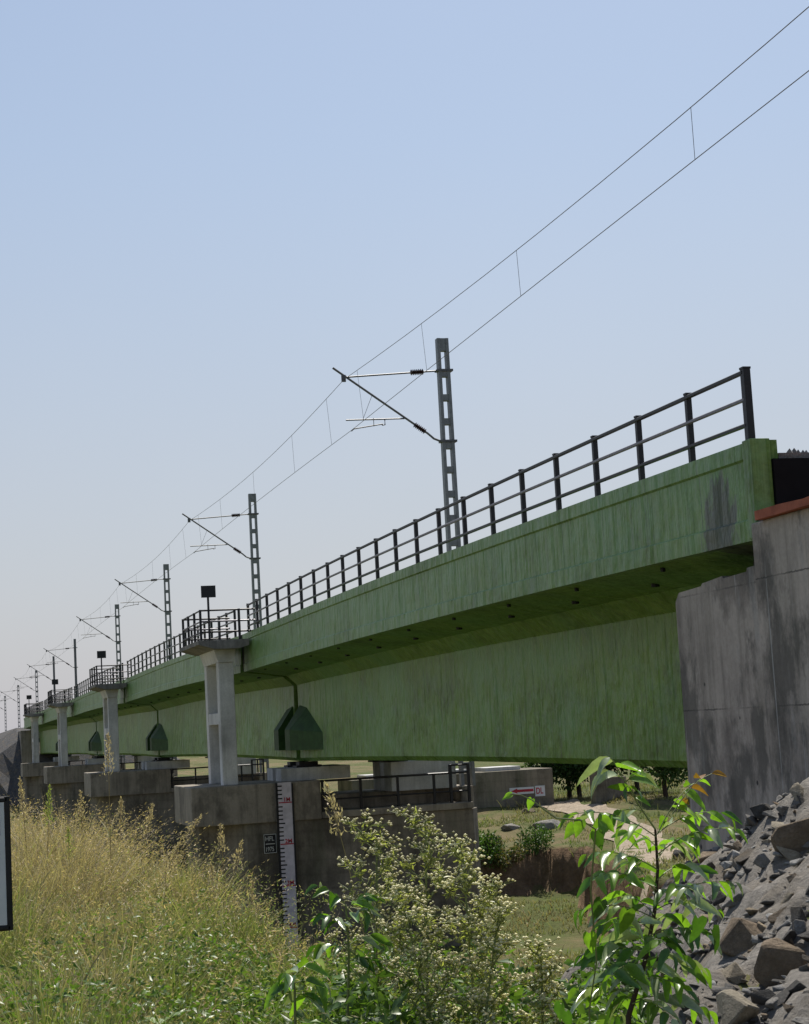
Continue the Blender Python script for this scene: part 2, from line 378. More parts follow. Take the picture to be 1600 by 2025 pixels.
# ---------------------------------------------------------------- terrain
def vnoise(x, y, seed=0):
    x = np.asarray(x, float); y = np.asarray(y, float)
    xi = np.floor(x); yi = np.floor(y); fx = x-xi; fy = y-yi
    fx = fx*fx*(3-2*fx); fy = fy*fy*(3-2*fy)
    def hsh(a, b): t = np.sin(a*127.1+b*311.7+seed*74.7)*43758.5453; return t-np.floor(t)
    return (hsh(xi, yi)*(1-fx)+hsh(xi+1, yi)*fx)*(1-fy)+(hsh(xi, yi+1)*(1-fx)+hsh(xi+1, yi+1)*fx)*fy-.5
def sstep(t): t = np.clip(t, 0, 1); return t*t*(3-2*t)
def terrain(X, Y):
    X = np.asarray(X, float); Y = np.asarray(Y, float)
    n1 = vnoise(X*.35, Y*.35, 1); n2 = vnoise(X*1.3, Y*1.3, 2); n3 = vnoise(X*4, Y*4, 3)
    bed = -5.5+.09*np.clip(Y-43, 0, 6)+.25*n1+.16*n2+.06*n3
    plat = -3.8+.08*np.clip(Y-49, 0, 10)+.012*np.clip(Y-75, 0, 200)+.30*n1+.16*n2+.05*n3
    s = np.maximum(Y-(49+.25*(17-X)+26*np.clip(12-X, 0, 14))+1.2*n1+.6*n2, X-(15+.18*(Y-35))+1.2*n1+.5*n2)
    s = np.where(Y < 27, np.minimum(s, (Y-20)*.3+ (X-22)*.4), s)
    z = bed+(plat-bed)*sstep(s/.55)
    ye = np.interp(X, [-60, 0, 1.6, 2.1, 2.6, 3.5, 6, 8, 9], [32, 23, 21, 18, 13, 10.5, 9, 8, -60])
    d = Y-ye
    left = -1.7+.16*n1+.08*n2-.55*np.maximum(0, d)-.34*np.maximum(0, X-2.25+.25*n1)*sstep((Y-5)/4)+.10*sstep((Y-13)/4)*sstep((2.2-X)/1.5)
    dx = np.maximum(0, 6.9-X)
    rock = -.42-.42*dx-.21*dx*dx*np.clip((Y-9.5)/4, 0, 1.3)-.36*np.maximum(0, Y-12.5)-.4*np.maximum(0, Y-17)+.26*n2+.14*n3
    rock = np.where(X > 14, rock-1.2*(X-14), rock)
    z = np.maximum(z, np.maximum(left, rock))
    return z
def tz(x, y): return float(terrain(x, y))
TT = np.concatenate([np.arange(3, 25, .03), np.arange(25, 200, .15)])
def hit(px, py, dmax=200):
    r = ray(px, py); z = terrain(r.x*TT, r.y*TT); k = np.nonzero(r.z*TT < z)[0]
    if len(k) == 0: return r*dmax
    t = TT[k[0]]; return Vector((r.x*t, r.y*t, float(z[k[0]])))

def axis(lo, hi, a, b, fine, grow=1.25):
    mid = list(np.arange(a, b+1e-6, fine)); st = fine; x = b; up = []
    while x < hi: st *= grow; x += st; up.append(min(x, hi))
    st = fine; x = a; dn = []
    while x > lo: st *= grow; x -= st; dn.append(max(x, lo))
    return np.array(dn[::-1]+mid+up)
gx = axis(-2500, 3000, -4, 24, .22); gy = axis(-400, 4500, 3, 62, .24)
XX, YY = np.meshgrid(gx, gy); ZZ = terrain(XX, YY)
V = np.stack([XX.ravel(), YY.ravel(), ZZ.ravel()], 1); nx, ny = len(gx), len(gy)
ii = np.arange(nx*ny).reshape(ny, nx)
a, b, c, d = ii[:-1, :-1].ravel(), ii[:-1, 1:].ravel(), ii[1:, 1:].ravel(), ii[1:, :-1].ravel()
T = np.concatenate([np.stack([a, b, c], 1), np.stack([a, c, d], 1)])
gr = fast('ground', V, T, None, M['ground'], smooth=True); tag(gr, kind='structure')

# path on the far bank
pp = [hit(x, y) for x, y in ((1345, 1760), (1300, 1700), (1262, 1662), (1225, 1636), (1180, 1612), (1130, 1598), (1085, 1590))]
g = G(); cs = []
for i in range(len(pp)-1):
    for k in range(8): cs.append(pp[i].lerp(pp[i+1], k/8))
cs.append(pp[-1]); W2 = .85
for i, p in enumerate(cs):
    t = (cs[min(i+1, len(cs)-1)]-cs[max(i-1, 0)]); t.z = 0; t.normalize(); s_ = Vector((t.y, -t.x, 0))
    for k in range(9):
        u = (k-4)/4*W2*(1+.18*math.sin(i*.7)); q = p+s_*u
        g.v.append((q.x, q.y, tz(q.x, q.y)+.035-.02*(1-abs(abs(k-4)-2)/2)))
for i in range(len(cs)-1):
    for k in range(8): g.f.append((i*9+k, i*9+k+1, i*9+10+k, i*9+9+k))
tag(g.build('path', M['path'], smooth=True), kind='structure')

# ---------------------------------------------------------------- bridge: spans
Y0, L = 15.04, 29.25
NSP = 5
ZD, CAMB = 2.486, .078
SECT = [(7.47, 2.486), (7.47, 2.335), (7.495, 2.315), (7.495, 1.765), (7.47, 1.745), (7.47, 1.55), (7.60, 1.55), (8.55, 1.40), (8.81, 1.16),
        (8.81, -.66), (8.90, -.75), (11.5, -.75), (11.6, -.66), (11.6, 1.16), (11.86, 1.40), (12.5, 1.55), (12.6, 1.55), (12.6, 2.486),
        (12.3, 2.486), (12.3, 2.05), (7.72, 2.05), (7.72, 2.486)]
def camber(y, i):
    t = (y-(Y0+i*L))/L; return CAMB*4*t*(1-t)
ordn = ['first', 'second', 'third', 'fourth', 'fifth']
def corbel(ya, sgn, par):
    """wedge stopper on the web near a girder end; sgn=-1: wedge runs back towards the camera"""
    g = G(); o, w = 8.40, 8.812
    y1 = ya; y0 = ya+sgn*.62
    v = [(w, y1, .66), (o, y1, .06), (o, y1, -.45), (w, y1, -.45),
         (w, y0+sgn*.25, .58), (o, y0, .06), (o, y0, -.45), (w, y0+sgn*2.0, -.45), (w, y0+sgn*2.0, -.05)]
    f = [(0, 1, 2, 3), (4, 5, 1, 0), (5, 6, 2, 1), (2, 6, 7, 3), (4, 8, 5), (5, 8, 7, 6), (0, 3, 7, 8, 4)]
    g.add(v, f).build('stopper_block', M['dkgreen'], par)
for i in range(NSP):
    ya = Y0+i*L+(.0 if i == 0 else .26); yb = Y0+(i+1)*L-.26
    lab = {0: 'nearest green painted concrete box girder, resting on the right-hand abutment',
           1: 'second green concrete box girder, just beyond the nearest pier',
           2: 'third green concrete box girder, middle span of the five',
           3: 'fourth green concrete box girder, small in the distance at left',
           4: 'farthest green concrete box girder, reaching the far abutment'}[i]
    sp = thing('box_girder', ((7.5+12.6)/2, (ya+yb)/2, -.75), lab, 'bridge girder', 'girders of the railway bridge')
    ns = 14; g = G(); n = len(SECT)
    for k in range(ns+1):
        y = ya+(yb-ya)*k/ns; dz = camber(y, i)
        g.v += [(x, y, z+dz) for x, z in SECT]
    for k in range(ns):
        for j in range(n):
            j2 = (j+1) % n; g.f.append((k*n+j2, k*n+j, (k+1)*n+j, (k+1)*n+j2))
    g.f.append(tuple(range(n))); g.f.append(tuple(ns*n+j for j in range(n))[::-1])
    g.build('beam', M['paint'], sp)
    if i == 0:
        G().box(7.435, 7.64, ya-.02, ya+.16, 1.56, 2.50, .012).build('end_post', M['paint'], sp)
        G().box(7.645, 12.28, ya-.05, ya-.004, 1.62, 2.30).build('ballast_retainer', M['jet_black'], sp)
        b0 = G(); b0.box(7.73, 12.29, ya, yb, 2.052, 2.36)
        st = []
        for k in range(260):
            x, y, r = random.uniform(7.78, 12.2), ya+random.random()**2*6+.05, random.uniform(.03, .06)
            b0.add([(x+r, y, 2.35), (x-r, y+.01, 2.35), (x, y+r, 2.35), (x+.01, y-r, 2.34), (x, y, 2.36+r*1.0)], [(0, 2, 4), (2, 1, 4), (1, 3, 4), (3, 0, 4)])
        b0.build('ballast', M['ballast'], sp)
    # drain spouts under the cantilever, one by one
    if i < 3:
        for k in range(10):
            y = ya+1.6+k*2.72; z = 1.46+camber(y, i)
            G().tube([(8.22, y, z+.03), (8.22, y, z-.04)], .05, 8).build('drain_spout', M['black'], sp)
            if i == 0: G().tube([(7.72, y+1.3, 1.56+camber(y, i)), (7.72, y+1.3, 1.50+camber(y, i))], .03, 6).build('drain_spout', M['black'], sp)
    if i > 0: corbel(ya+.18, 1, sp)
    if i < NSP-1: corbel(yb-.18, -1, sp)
    if i < NSP-1:      # plates added to keep sun out of the gap between two girders, in the ballast trough and over the kerbs
        gap_blk = G().box(7.73, 12.29, yb-.12, yb+.64, 2.053, 2.075); gap_blk.box(7.50, 7.728, yb-.10, yb+.62, 2.488, 2.502); gap_blk.box(12.31, 12.58, yb-.10, yb+.62, 2.488, 2.502)
        gap_blk.box(7.53, 7.70, yb+.004, yb+.516, 1.6, 2.487); gap_blk.box(12.33, 12.55, yb+.004, yb+.516, 1.6, 2.487)
        gap_blk.build('gap_sun_block', M['black'], sp)
    # handrail
    HP = 1.3625; npst = 21
    hr = thing('handrail', (7.62, (ya+yb)/2, ZD), ['dark steel handrail along the nearest girder, ending at the right', 'dark steel handrail between the first and second refuges',
        'dark steel handrail between the second and third refuges', 'dark steel handrail between the third and fourth refuges', 'farthest dark handrail beyond the last refuge'][i],
        'handrail', 'handrails along the deck edge')
    ys = [Y0+i*L+.34+k*HP for k in range(npst)]
    ys = [y for y in ys if y < yb-.1]+[yb-.12]
    if i > 0: ys = [y for y in ys if y > ya+1.0]
    hz = lambda y: ZD+camber(y, i)
    for y in ys:
        w = .029 if y > ys[0]+.1 or i else .037
        pg = G(); z = hz(y)
        pg.box(7.62-w, 7.62+w, y-w, y+w, z-.05, z+.745)
        pg.box(7.62-w-.005, 7.62+w+.005, y-w-.005, y+w+.005, z+.745, z+.765)
        pg.build('post', M['rail'], hr)
    for hgt, r, mt in ((.715, .026, 'rail'), (.45, .022, 'rail_mid'), (.20, .024, 'rail')):
        pts = [(7.60, y, hz(y)+hgt) for y in ys]
        G().tube(pts, r, 6).build('rail', M[mt], hr)

# ---------------------------------------------------------------- piers (template, then copies)
YP = Y0+L
def make_pier():
    t = thing('bridge_pier', (9.4, YP+.4, -6.5), 'nearest concrete pier, carrying the white flood gauge', 'bridge pier', 'piers of the railway bridge')
    yf, yb = 43.15, 46.35
    g = G(); g.box(5.9, 9.1, yf, yb, -2.16, -1.21, .03); g.build('cap', M['cap'], t)
    G().box(9.102, 13.32, 44.15, yb-.01, -2.155, -1.62, .03).build('cap_beam', M['cap'], t)
    G().box(9.102, 13.0, yf+.01, 44.148, -2.15, -1.985, .02).build('inspection_ledge', M['cap'], t)
    G().box(12.78, 13.08, 43.5, 44.14, -1.984, -1.60, .04).build('kerb_block', M['cap'], t)
    poly = [(7.24, 43.24), (13.0, 43.24), (13.25, 43.7), (13.25, 45.8), (13.0, 46.26), (7.24, 46.26), (6.2, 45.4), (5.98, 44.75), (6.2, 44.1)]
    G().prismz(poly, -8.0, -2.161).build('shaft', M['pier'], t)
    for x0, x1 in ((8.2, 9.96), (11.0, 12.7)):
        for y0 in (43.55, 44.72):
            zb = -1.209 if x0 < 9 else -1.619
            G().box(x0, x1, y0, y0+.75, zb, -.89, .015).build('pedestal', M['white'] , t)
            xb = 8.92 if x0 < 9 else 11.15
            b = G(); b.box(xb-.3, xb+.34, y0+.1, y0+.62, -.889, -.84); b.box(xb-.22, xb+.26, y0+.16, y0+.56, -.84, -.757)
            b.build('bearing', M['black'], t)
    return t
pier = make_pier()
plabel = ['', 'second concrete pier, behind the nearest refuge column', 'third concrete pier, partly hidden by the second pier', 'farthest concrete pier, smallest, by the far abutment']
piers = [pier]
for i in range(1, 4):
    c = copy_tree(pier, None, (0, L*i, 0)); c['label'] = plabel[i]; piers.append(c)

def make_pier_rail():
    t = thing('inspection_railing', (11, 43.25, -1.985), 'dark railing on the ledge of the nearest pier, over the flowering weeds', 'railing', 'railings on the pier ledges')
    zt, zb = -1.24, -1.984
    for x in (8.99, 9.16, 10.13, 11.08, 12.02):
        G().box(x-.03, x+.03, 43.22, 43.28, zb if x > 9.1 else -1.209-.8, zt).build('post', M['rail'], t)
    for x in (12.46, 12.93):
        G().box(x-.035, x+.035, 43.22, 43.29, zb, -1.03).build('post', M['rail'], t)
    G().tube([(8.99, 43.25, zt), (12.93, 43.25, zt)], .028, 6).build('rail', M['rail'], t)
    G().tube([(8.99, 43.25, -1.70), (12.93, 43.25, -1.70)], .02, 6).build('rail', M['rail'], t)
    G().tube([(12.46, 43.25, -1.05), (12.93, 43.25, -1.05), (12.93, 44.6, -1.05)], .025, 6).build('rail', M['rail'], t)
    G().box(12.90, 12.96, 44.55, 44.62, -1.618, -1.03).build('post', M['rail'], t)
    return t
prl = make_pier_rail()
for i in range(1, 4):
    c = copy_tree(prl, None, (0, L*i, 0)); c['label'] = ['', 'dark railing on the ledge of the second pier', 'dark railing on the ledge of the third pier', 'dark railing on the ledge of the farthest pier'][i]

# ---------------------------------------------------------------- refuges with their two-legged frames
def make_refuge():
    t = thing('refuge_platform', (6.95, 44.5, -1.209), 'nearest refuge platform on a pale two-legged concrete frame', 'refuge platform', 'refuge platforms beside the deck')
    for y0, y1 in ((43.35, 43.72), (45.35, 45.72)):
        G().box(6.72, 7.10, y0, y1, -1.208, 1.79, .02).build('leg', M['column'], t)
    G().box(6.73, 7.09, 43.722, 45.348, .28, .56, .01).build('cross_beam', M['column'], t)
    G().prism([(6.72, 1.791), (7.10, 1.791), (7.16, 2.1), (6.62, 2.1)], 43.3, 45.78).build('capital', M['column'], t)
    G().prism([(6.18, 2.22), (6.58, 2.101), (7.2, 2.101), (7.43, 2.17), (7.43, 2.32), (6.18, 2.32)], 42.85, 46.2).build('slab', M['slab'], t)
    zt = 2.321
    def post(x, y, h=.75): G().box(x-.028, x+.028, y-.028, y+.028, zt, zt+h).build('post', M['rail'], t)
    for x, y in ((6.27, 42.95), (7.22, 42.95), (6.27, 44.0), (6.27, 45.1), (6.27, 46.1), (7.22, 46.1)): post(x, y)
    for h, mt in ((.73, 'rail'), (.46, 'rail_mid'), (.2, 'rail')):
        G().tube([(7.62, 42.95, zt+h), (6.27, 42.95, zt+h), (6.27, 46.1, zt+h), (7.5, 46.1, zt+h)], .022, 6).build('rail', M[mt], t)
    return t
ref = make_refuge()
for i in range(1, 4):
    c = copy_tree(ref, None, (0, L*i, 0)); c['label'] = ['', 'second refuge platform on its pale concrete frame', 'third refuge platform on its pale frame, beyond the second', 'farthest and smallest refuge platform, at the left end of the bridge'][i]
def make_refsign():
    t = thing('sign_board', (6.47, 42.9, 2.321), 'black square sign board on a pole at the nearest refuge', 'sign', 'sign boards on the refuges')
    G().tube([(6.47, 42.9, 2.322), (6.47, 42.9, 3.5)], .028, 8).build('pole', M['rail'], t)
    G().box(6.30, 6.655, 42.84, 42.868, 3.36, 3.65).build('board', M['black'], t)
    return t
rs = make_refsign()
for i in range(1, 4):
    c = copy_tree(rs, None, (0, L*i, 0)); c['label'] = ['', 'black square sign board at the second refuge', 'small black sign board at the third refuge', 'tiny black sign board at the farthest refuge'][i]

# ---------------------------------------------------------------- near abutment and wing wall
ab = thing('abutment', (9.5, 14.5, -6), 'stained grey concrete abutment under the near end of the bridge', 'abutment')
g = G(); cw = [(15.075, 1.34), (15.55, 1.325), (15.57, 1.29), (16.1, 1.275), (16.12, 1.30), (16.6, 1.27), (16.63, 1.245), (17.2, 1.225), (17.3, 1.13), (17.31, -8.0), (15.075, -8.0)]
v = [(7.56, y, z) for y, z in cw]+[(8.42, y, z) for y, z in cw]; n = len(cw)
g.add(v, [tuple(range(n)), tuple(range(n, 2*n))[::-1]]+[((j+1) % n, j, n+j, n+(j+1) % n) for j in range(n)]).build('cheek_wall', M['abut'], ab)
G().box(8.421, 12.7, 13.4, 17.15, -8, -1.0, .03).build('bearing_shelf', M['abut'], ab)
G().box(8.421, 12.7, 13.6, 14.9, -.999, 1.6, .02).build('dirt_wall', M['abut'], ab)
ww = thing('wing_wall', (7.65, 9, -5), 'grey concrete wing wall with a red coping at the right edge', 'wall')
G().box(7.40, 7.98, 2, 15.07, -6, 1.70, .02).build('wall_face', M['abut'], ww)
g = G(); nseg = 26
for k in range(nseg+1):
    y = 14.83-12.6*k/nseg; w = .012*math.sin(k*2.3)+.008*math.sin(k*5.1)
    g.v += [(7.33+w, y, 1.701), (7.98, y, 1.701), (7.98, y, 1.80+w*.5), (7.33+w, y, 1.785+w)]
for k in range(nseg):
    for j in range(4): j2 = (j+1) % 4; g.f.append((k*4+j, k*4+j2, k*4+4+j2, k*4+4+j))
g.f += [(3, 2, 1, 0), tuple(nseg*4+j for j in range(4))]
g.build('coping', M['coping'], ww)
G().box(7.982, 13.5, -60, 13.39, -4, 1.68).add([(13.5, -60, 1.68), (22, -60, -4), (22, 13.39, -4), (13.5, 13.39, 1.68)], [(0, 1, 2, 3)])
em = G(); em.prism([(7.99, -6), (7.99, 1.66), (13.5, 1.66), (24, -5.5)], -80, 13.39)
tag(em.build('approach_embankment', M['ground']), kind='structure')
rubb = G()
for k in range(14):
    x, y, r = random.uniform(7.42, 7.55), random.uniform(14.86, 15.05), random.uniform(.015, .04)
    rubb.add([(x+r, y, 1.70), (x-r, y, 1.70), (x, y+r, 1.70), (x, y-r, 1.70), (x, y, 1.70+r)], [(0, 2, 4), (2, 1, 4), (1, 3, 4), (3, 0, 4)])
tag(rubb.build('mortar_rubble', M['gravel'], ww), kind='stuff')

# ---------------------------------------------------------------- far abutment and embankment
YE = Y0+5*L
fa = thing('far_abutment', (9.9, YE+1.4, -6), 'pale concrete abutment at the far left end of the bridge', 'abutment')
G().box(8.1, 12.6, YE+.05, YE+3.0, -7, -.9, .03).build('bearing_shelf', M['cap'], fa)
G().box(7.15, 8.09, YE-1.2, YE+6, -7, 1.4, .03).build('cheek_wall', M['cap'], fa)
G().box(8.1, 12.6, YE+1.4, YE+2.4, -.899, 1.5, .03).build('dirt_wall', M['cap'], fa)
g = G(); prof = []
ey = [YE-6, YE-2, YE+1, YE+6, YE+20, YE+60, YE+160, YE+320]
for k, y in enumerate(ey):
    top = [-5.2, -2.4, .6, 1.75, 1.8, 1.8, 1.8, 1.8][k]
    xl = [7.0, 7.0, 7.0, 7.0, 7.2, 7.4, 7.4, 7.4][k]
    foot = 2*(top+6)*.75
    for m in range(9):
        u = m/8; x = xl-u*(foot+.6); z = top-u*(top+6.5)+random.uniform(-.15, .15)*(1 if 0 < m < 8 else .3)
        g.v.append((x+random.uniform(-.1, .1), y+random.uniform(-.3, .3), z))
    g.v.append((16, y, top)); g.v.append((28, y, -6))
for k in range(len(ey)-1):
    for m in range(8): g.f.append((k*11+m, k*11+m+1, k*11+12+m, k*11+11+m))
    g.f.append((k*11+9, k*11, k*11+11, k*11+20)); g.f.append((k*11+10, k*11+9, k*11+20, k*11+21))
tag(g.build('far_embankment', M['pitch']), kind='structure')

# ---------------------------------------------------------------- overhead masts
def make_mast(ym, solid=False):
    t = thing('catenary_mast', (13.13, ym, -1.6), '', 'mast', 'overhead line masts')
    zb, zt = -1.618, 10.09
    if solid:
        g = G(); g.box(13.02, 13.045, ym-.1, ym+.1, zb, zt); g.box(13.215, 13.24, ym-.1, ym+.1, zb, zt); g.box(13.045, 13.215, ym-.01, ym+.01, zb, zt)
        g.build('column', M['mast'], t)
    else:
        def hw(z): return .155+.035*(zt-z)/(zt-zb)
        for s_ in (-1, 1):
            g = G(); v = []
            for z in (zb, zt):
                xo, xi = 13.13+s_*hw(z), 13.13+s_*(hw(z)-.082)
                v += [(xo, ym-.1, z), (xi, ym-.1, z), (xi, ym+.1, z), (xo, ym+.1, z)]
            f = [(0, 1, 2, 3), (4, 5, 6, 7)]+[(j, (j+1) % 4, 4+(j+1) % 4, 4+j) for j in range(4)]
            g.add(v, f).build('leg', M['mast'], t)
        z = zt-.17; k = 0
        while z > zb:
            hh = .17 if k == 0 else .085; w = hw(z)-.081
            G().box(13.13-w, 13.13+w, ym-.085, ym+.085, z-hh, z+hh).build('batten', M['mast'], t)
            z -= .78 if k == 0 else .64; k += 1
    # cantilever: stay tube, bracket tube, insulators, registration tube, steady arm
    P = lambda x, z: (x, ym, z)
    dz = -.55 if solid else 0
    def ins(x0, z0, x1, z1, par=t):
        a, b_ = Vector(P(x0, z0)), Vector(P(x1, z1)); pts = []; rr = []
        for k in range(15):
            pts.append(a.lerp(b_, k/14)); rr.append(.035 if k % 2 == 0 else .085)
        G().tube(pts, rr, 8).build('insulator', M['insul'], par)
    st = G().tube([P(12.98, 9.23), P(10.42, 9.06)], .023, 6).build('stay_tube', M['tubem'], t)
    ins(12.22, 9.185, 12.58, 9.205)
    G().tube([P(12.98, 7.33), P(12.76, 7.42), P(12.6, 7.56), P(10.14, 9.31)], .030, 6).build('bracket_tube', M['tubem'], t)
    ins(12.25, 7.80, 12.54, 7.60)
    rg = G().tube([P(11.99, 7.96), P(10.42, 7.93)], .02, 6).build('registration_tube', M['tubem'], t)
    G().tube([P(11.46, 7.95), P(11.46, 7.80), P(11.38, 7.79)], .018, 6).build('drop_bracket', M['tubem'], t)
    G().tube([P(11.40, 7.82), P(10.62, 7.70), P(10.55, 7.64)], .016, 6).build('steady_arm', M['tubem'], t)
    G().tube([P(11.16, 7.98), P(11.16, 7.76)], .009, 5).build('hanger', M['tubem'], t)
    G().tube([P(11.16, 8.60), P(10.88, 7.96)], .006, 5).build('hanger', M['tubem'], t)
    G().box(10.36, 10.47, ym-.03, ym+.03, 8.94, 9.12).build('suspension_clamp', M['tubem'], t)
    for z in (9.23, 7.34):
        G().box(12.92, 13.36, ym-.13, ym+.13, z-.028, z+.028).build('bracket_clamp', M['tubem'], t)
    if solid:
        for ch in t.children: pass
    return t
MY = [44.03+29.4*i for i in range(4)]+[174.2, 206.8, 243.6, 299.0, 358.0]
mlab = ['nearest lattice mast with cantilever arm, rising behind the long handrail', 'second lattice mast, right of the nearest refuge', 'third lattice mast, between the first two refuges',
        'fourth lattice mast, beside the second refuge', 'plain thin mast without lattice, fifth along the line', 'plain thin mast beside the third refuge sign, sixth along the line',
        'seventh mast, lattice, above the farthest refuge', 'eighth mast, small lattice mast near the left edge', 'farthest mast, smallest, at the left edge']
m0 = make_mast(MY[0]); m0['label'] = mlab[0]; ms = None
for i in range(1, 9):
    if i in (4, 5):
        if ms is None: ms = make_mast(MY[i], True); o = ms
        else: o = copy_tree(ms, None, (0, MY[i]-MY[4], 0))
    else: o = copy_tree(m0, None, (0, MY[i]-MY[0], 0))
    o['label'] = mlab[i]

# ---------------------------------------------------------------- overhead wires
ol = thing('overhead_line', (10.5, 44.03, 7.7), 'thin messenger wire and contact wire joined by droppers above the track', 'overhead wire')
MYW = [-52.0, -4.0]+MY
mw, cw2, dps = [], [], []
for i in range(len(MYW)-1):
    a, b_ = MYW[i], MYW[i+1]
    for k in range(16):
        u = k/16; y = a+(b_-a)*u; s_ = .50*4*u*(1-u)*((b_-a)/48)**2
        mw.append((10.42+.15*math.sin(math.pi*u), y, 9.0-s_)); cw2.append((10.545+.05*math.sin(math.pi*u), y, 7.655+.10*4*u*(1-u)))
    for u in ((.06, .2, .37, .5492, .7117, .8467, .97) if a < 40 else (.08, .26, .5, .74, .92)):
        s_ = .50*4*u*(1-u)*((b_-a)/48)**2; y = a+(b_-a)*u
        dps.append(((10.42+.15*math.sin(math.pi*u), y, 9.0-s_), (10.545+.05*math.sin(math.pi*u), y+.05, 7.655+.10*4*u*(1-u))))
mw.append((10.42, MYW[-1], 9.0)); cw2.append((10.545, MYW[-1], 7.655))
mo = G().tube(mw, .007, 5).build('messenger_wire', M['wire'], ol)
co = G().tube(cw2, .007, 5).build('contact_wire', M['wire'], ol)
for p0, p1 in dps:
    if p0[1] > 5: G().tube([p0, p1], .0045, 4).build('dropper', M['wire'], ol)

# ---------------------------------------------------------------- lettering helper and pier markings
def text_mesh(s, size, mat, parent, name, x, y, z, bold=0.0, sx=1.0, facing=0):
    """text standing in the XZ plane, read from -Y; x,z = lower left corner"""
    cu = bpy.data.curves.new(name, 'FONT'); cu.body = s; cu.size = size; cu.offset = bold; cu.extrude = .002
    ob = bpy.data.objects.new('tmp_text', cu); COL.objects.link(ob)
    dg = bpy.context.evaluated_depsgraph_get(); me = bpy.data.meshes.new_from_object(ob.evaluated_get(dg))
    v = [(x+p.co.x*sx, y-p.co.z, z+p.co.y) for p in me.vertices]; f = [tuple(p.vertices) for p in me.polygons]
    bpy.data.objects.remove(ob); bpy.data.curves.remove(cu); bpy.data.meshes.remove(me)
    return mesh(name, v, f, mat, parent)
fg = thing('flood_gauge', (8.18, 43.12, -5.7), 'tall white flood gauge with black ticks and red metre marks on the nearest pier', 'gauge')
GX0, GX1, GY = 8.015, 8.355, 43.12
G().box(GX0, GX1, GY-.015, GY+.028, -6.0, -1.215).build('plate', M['gauge'], fg)
G().box(GX0-.045, GX0, GY-.02, GY+.027, -6.0, -1.22).build('border', M['black'], fg)
G().box(GX1, GX1+.045, GY-.02, GY+.027, -6.0, -1.25).build('border', M['black'], fg)
for k in range(1, 47):
    z = -1.2-.1*k+.0
    m_ = round((-z-1.70)/.1) % 10
    if m_ == 0: continue
    ln = .15 if m_ == 5 else .105
    G().box(GX0, GX0+ln, GY-.018, GY-.0155, z-.016, z+.016).build('tick_mark', M['black'], fg)
for k in range(5):
    z = -1.70-k
    G().box(GX0+.01, GX1-.004, GY-.018, GY-.0155, z-.014, z+.014).build('metre_line', M['red'], fg)
    text_mesh('%dM' % (k+1), .14, M['red'], fg, 'metre_number', GX0+.125, GY-.0175, z+.024, .003, 1.0)
hp = thing('flood_level_plate', (7.79, 43.2, -2.65), 'small black plate lettered HFL beside the flood gauge', 'plate')
G().box(7.635, 7.945, 43.205, 43.238, -2.90, -2.44).build('border', M['pier'], hp)
for bx in ((7.635, 7.945, -2.455, -2.44), (7.635, 7.945, -2.90, -2.885), (7.635, 7.65, -2.885, -2.455), (7.93, 7.945, -2.885, -2.455)):
    G().box(bx[0], bx[1], 43.197, 43.2045, bx[2], bx[3]).build('border_strip', M['pale'], hp)
G().box(7.652, 7.928, 43.199, 43.2045, -2.883, -2.457).build('panel', M['black'], hp)
text_mesh('HFL', .15, M['pale'], hp, 'lettering', 7.668, 43.1985, -2.60, .003, .88)
G().box(7.675, 7.905, 43.196, 43.1985, -2.685, -2.665).build('rule', M['pale'], hp)
text_mesh('1975', .15, M['pale'], hp, 'lettering', 7.662, 43.1985, -2.85, .002, .74)

# ---------------------------------------------------------------- old pier with the danger level sign
dl = thing('old_pier', (19, 61, -4), 'weathered concrete pier of the neighbouring bridge bearing the DL sign', 'bridge pier')
A = at_depth(1095, 1517, 62); YD = 59.4
G().box(13.6, 20.85, YD, YD+2.2, -4.2, -1.75, .03).build('shaft', M['pier'], dl)
for x0 in (14.2, 16.6, 18.5):
    G().box(x0, x0+1.3, YD+.4, YD+1.7, -1.749, -1.62, .01).build('pedestal', M['white'], dl)
ds = thing('danger_level_sign', (19.9, YD-.02, -2.5), 'white sign with a red arrow pointing left and the letters DL', 'sign')
pa, pb = on_y(1008, 1570, YD-.02), on_y(1056, 1563, YD-.02)
G().box(pa.x, pb.x, YD-.03, YD-.004, pb.z-.10, pb.z+.13).build('arrow_panel', M['board'], ds)
zc = pb.z+.015
g = G(); g.add([(pa.x+.28, YD-.034, zc-.045), (pb.x-.02, YD-.034, zc-.045), (pb.x-.02, YD-.034, zc+.045), (pa.x+.28, YD-.034, zc+.045)], [(0, 1, 2, 3)])
g.add([(pa.x+.05, YD-.034, zc), (pa.x+.28, YD-.034, zc-.085), (pa.x+.28, YD-.034, zc+.085)], [(0, 1, 2)]).build('arrow', M['red'], ds)
pc = on_y(1059, 1575, YD-.02); pd_ = on_y(1077, 1553, YD-.02)
G().box(pc.x, pd_.x, YD-.03, YD-.004, pc.z, pd_.z).build('letter_panel', M['board'], ds)
text_mesh('DL', .30, M['red'], ds, 'lettering', pc.x+.025, YD-.0315, pc.z+.09, .006, .72)

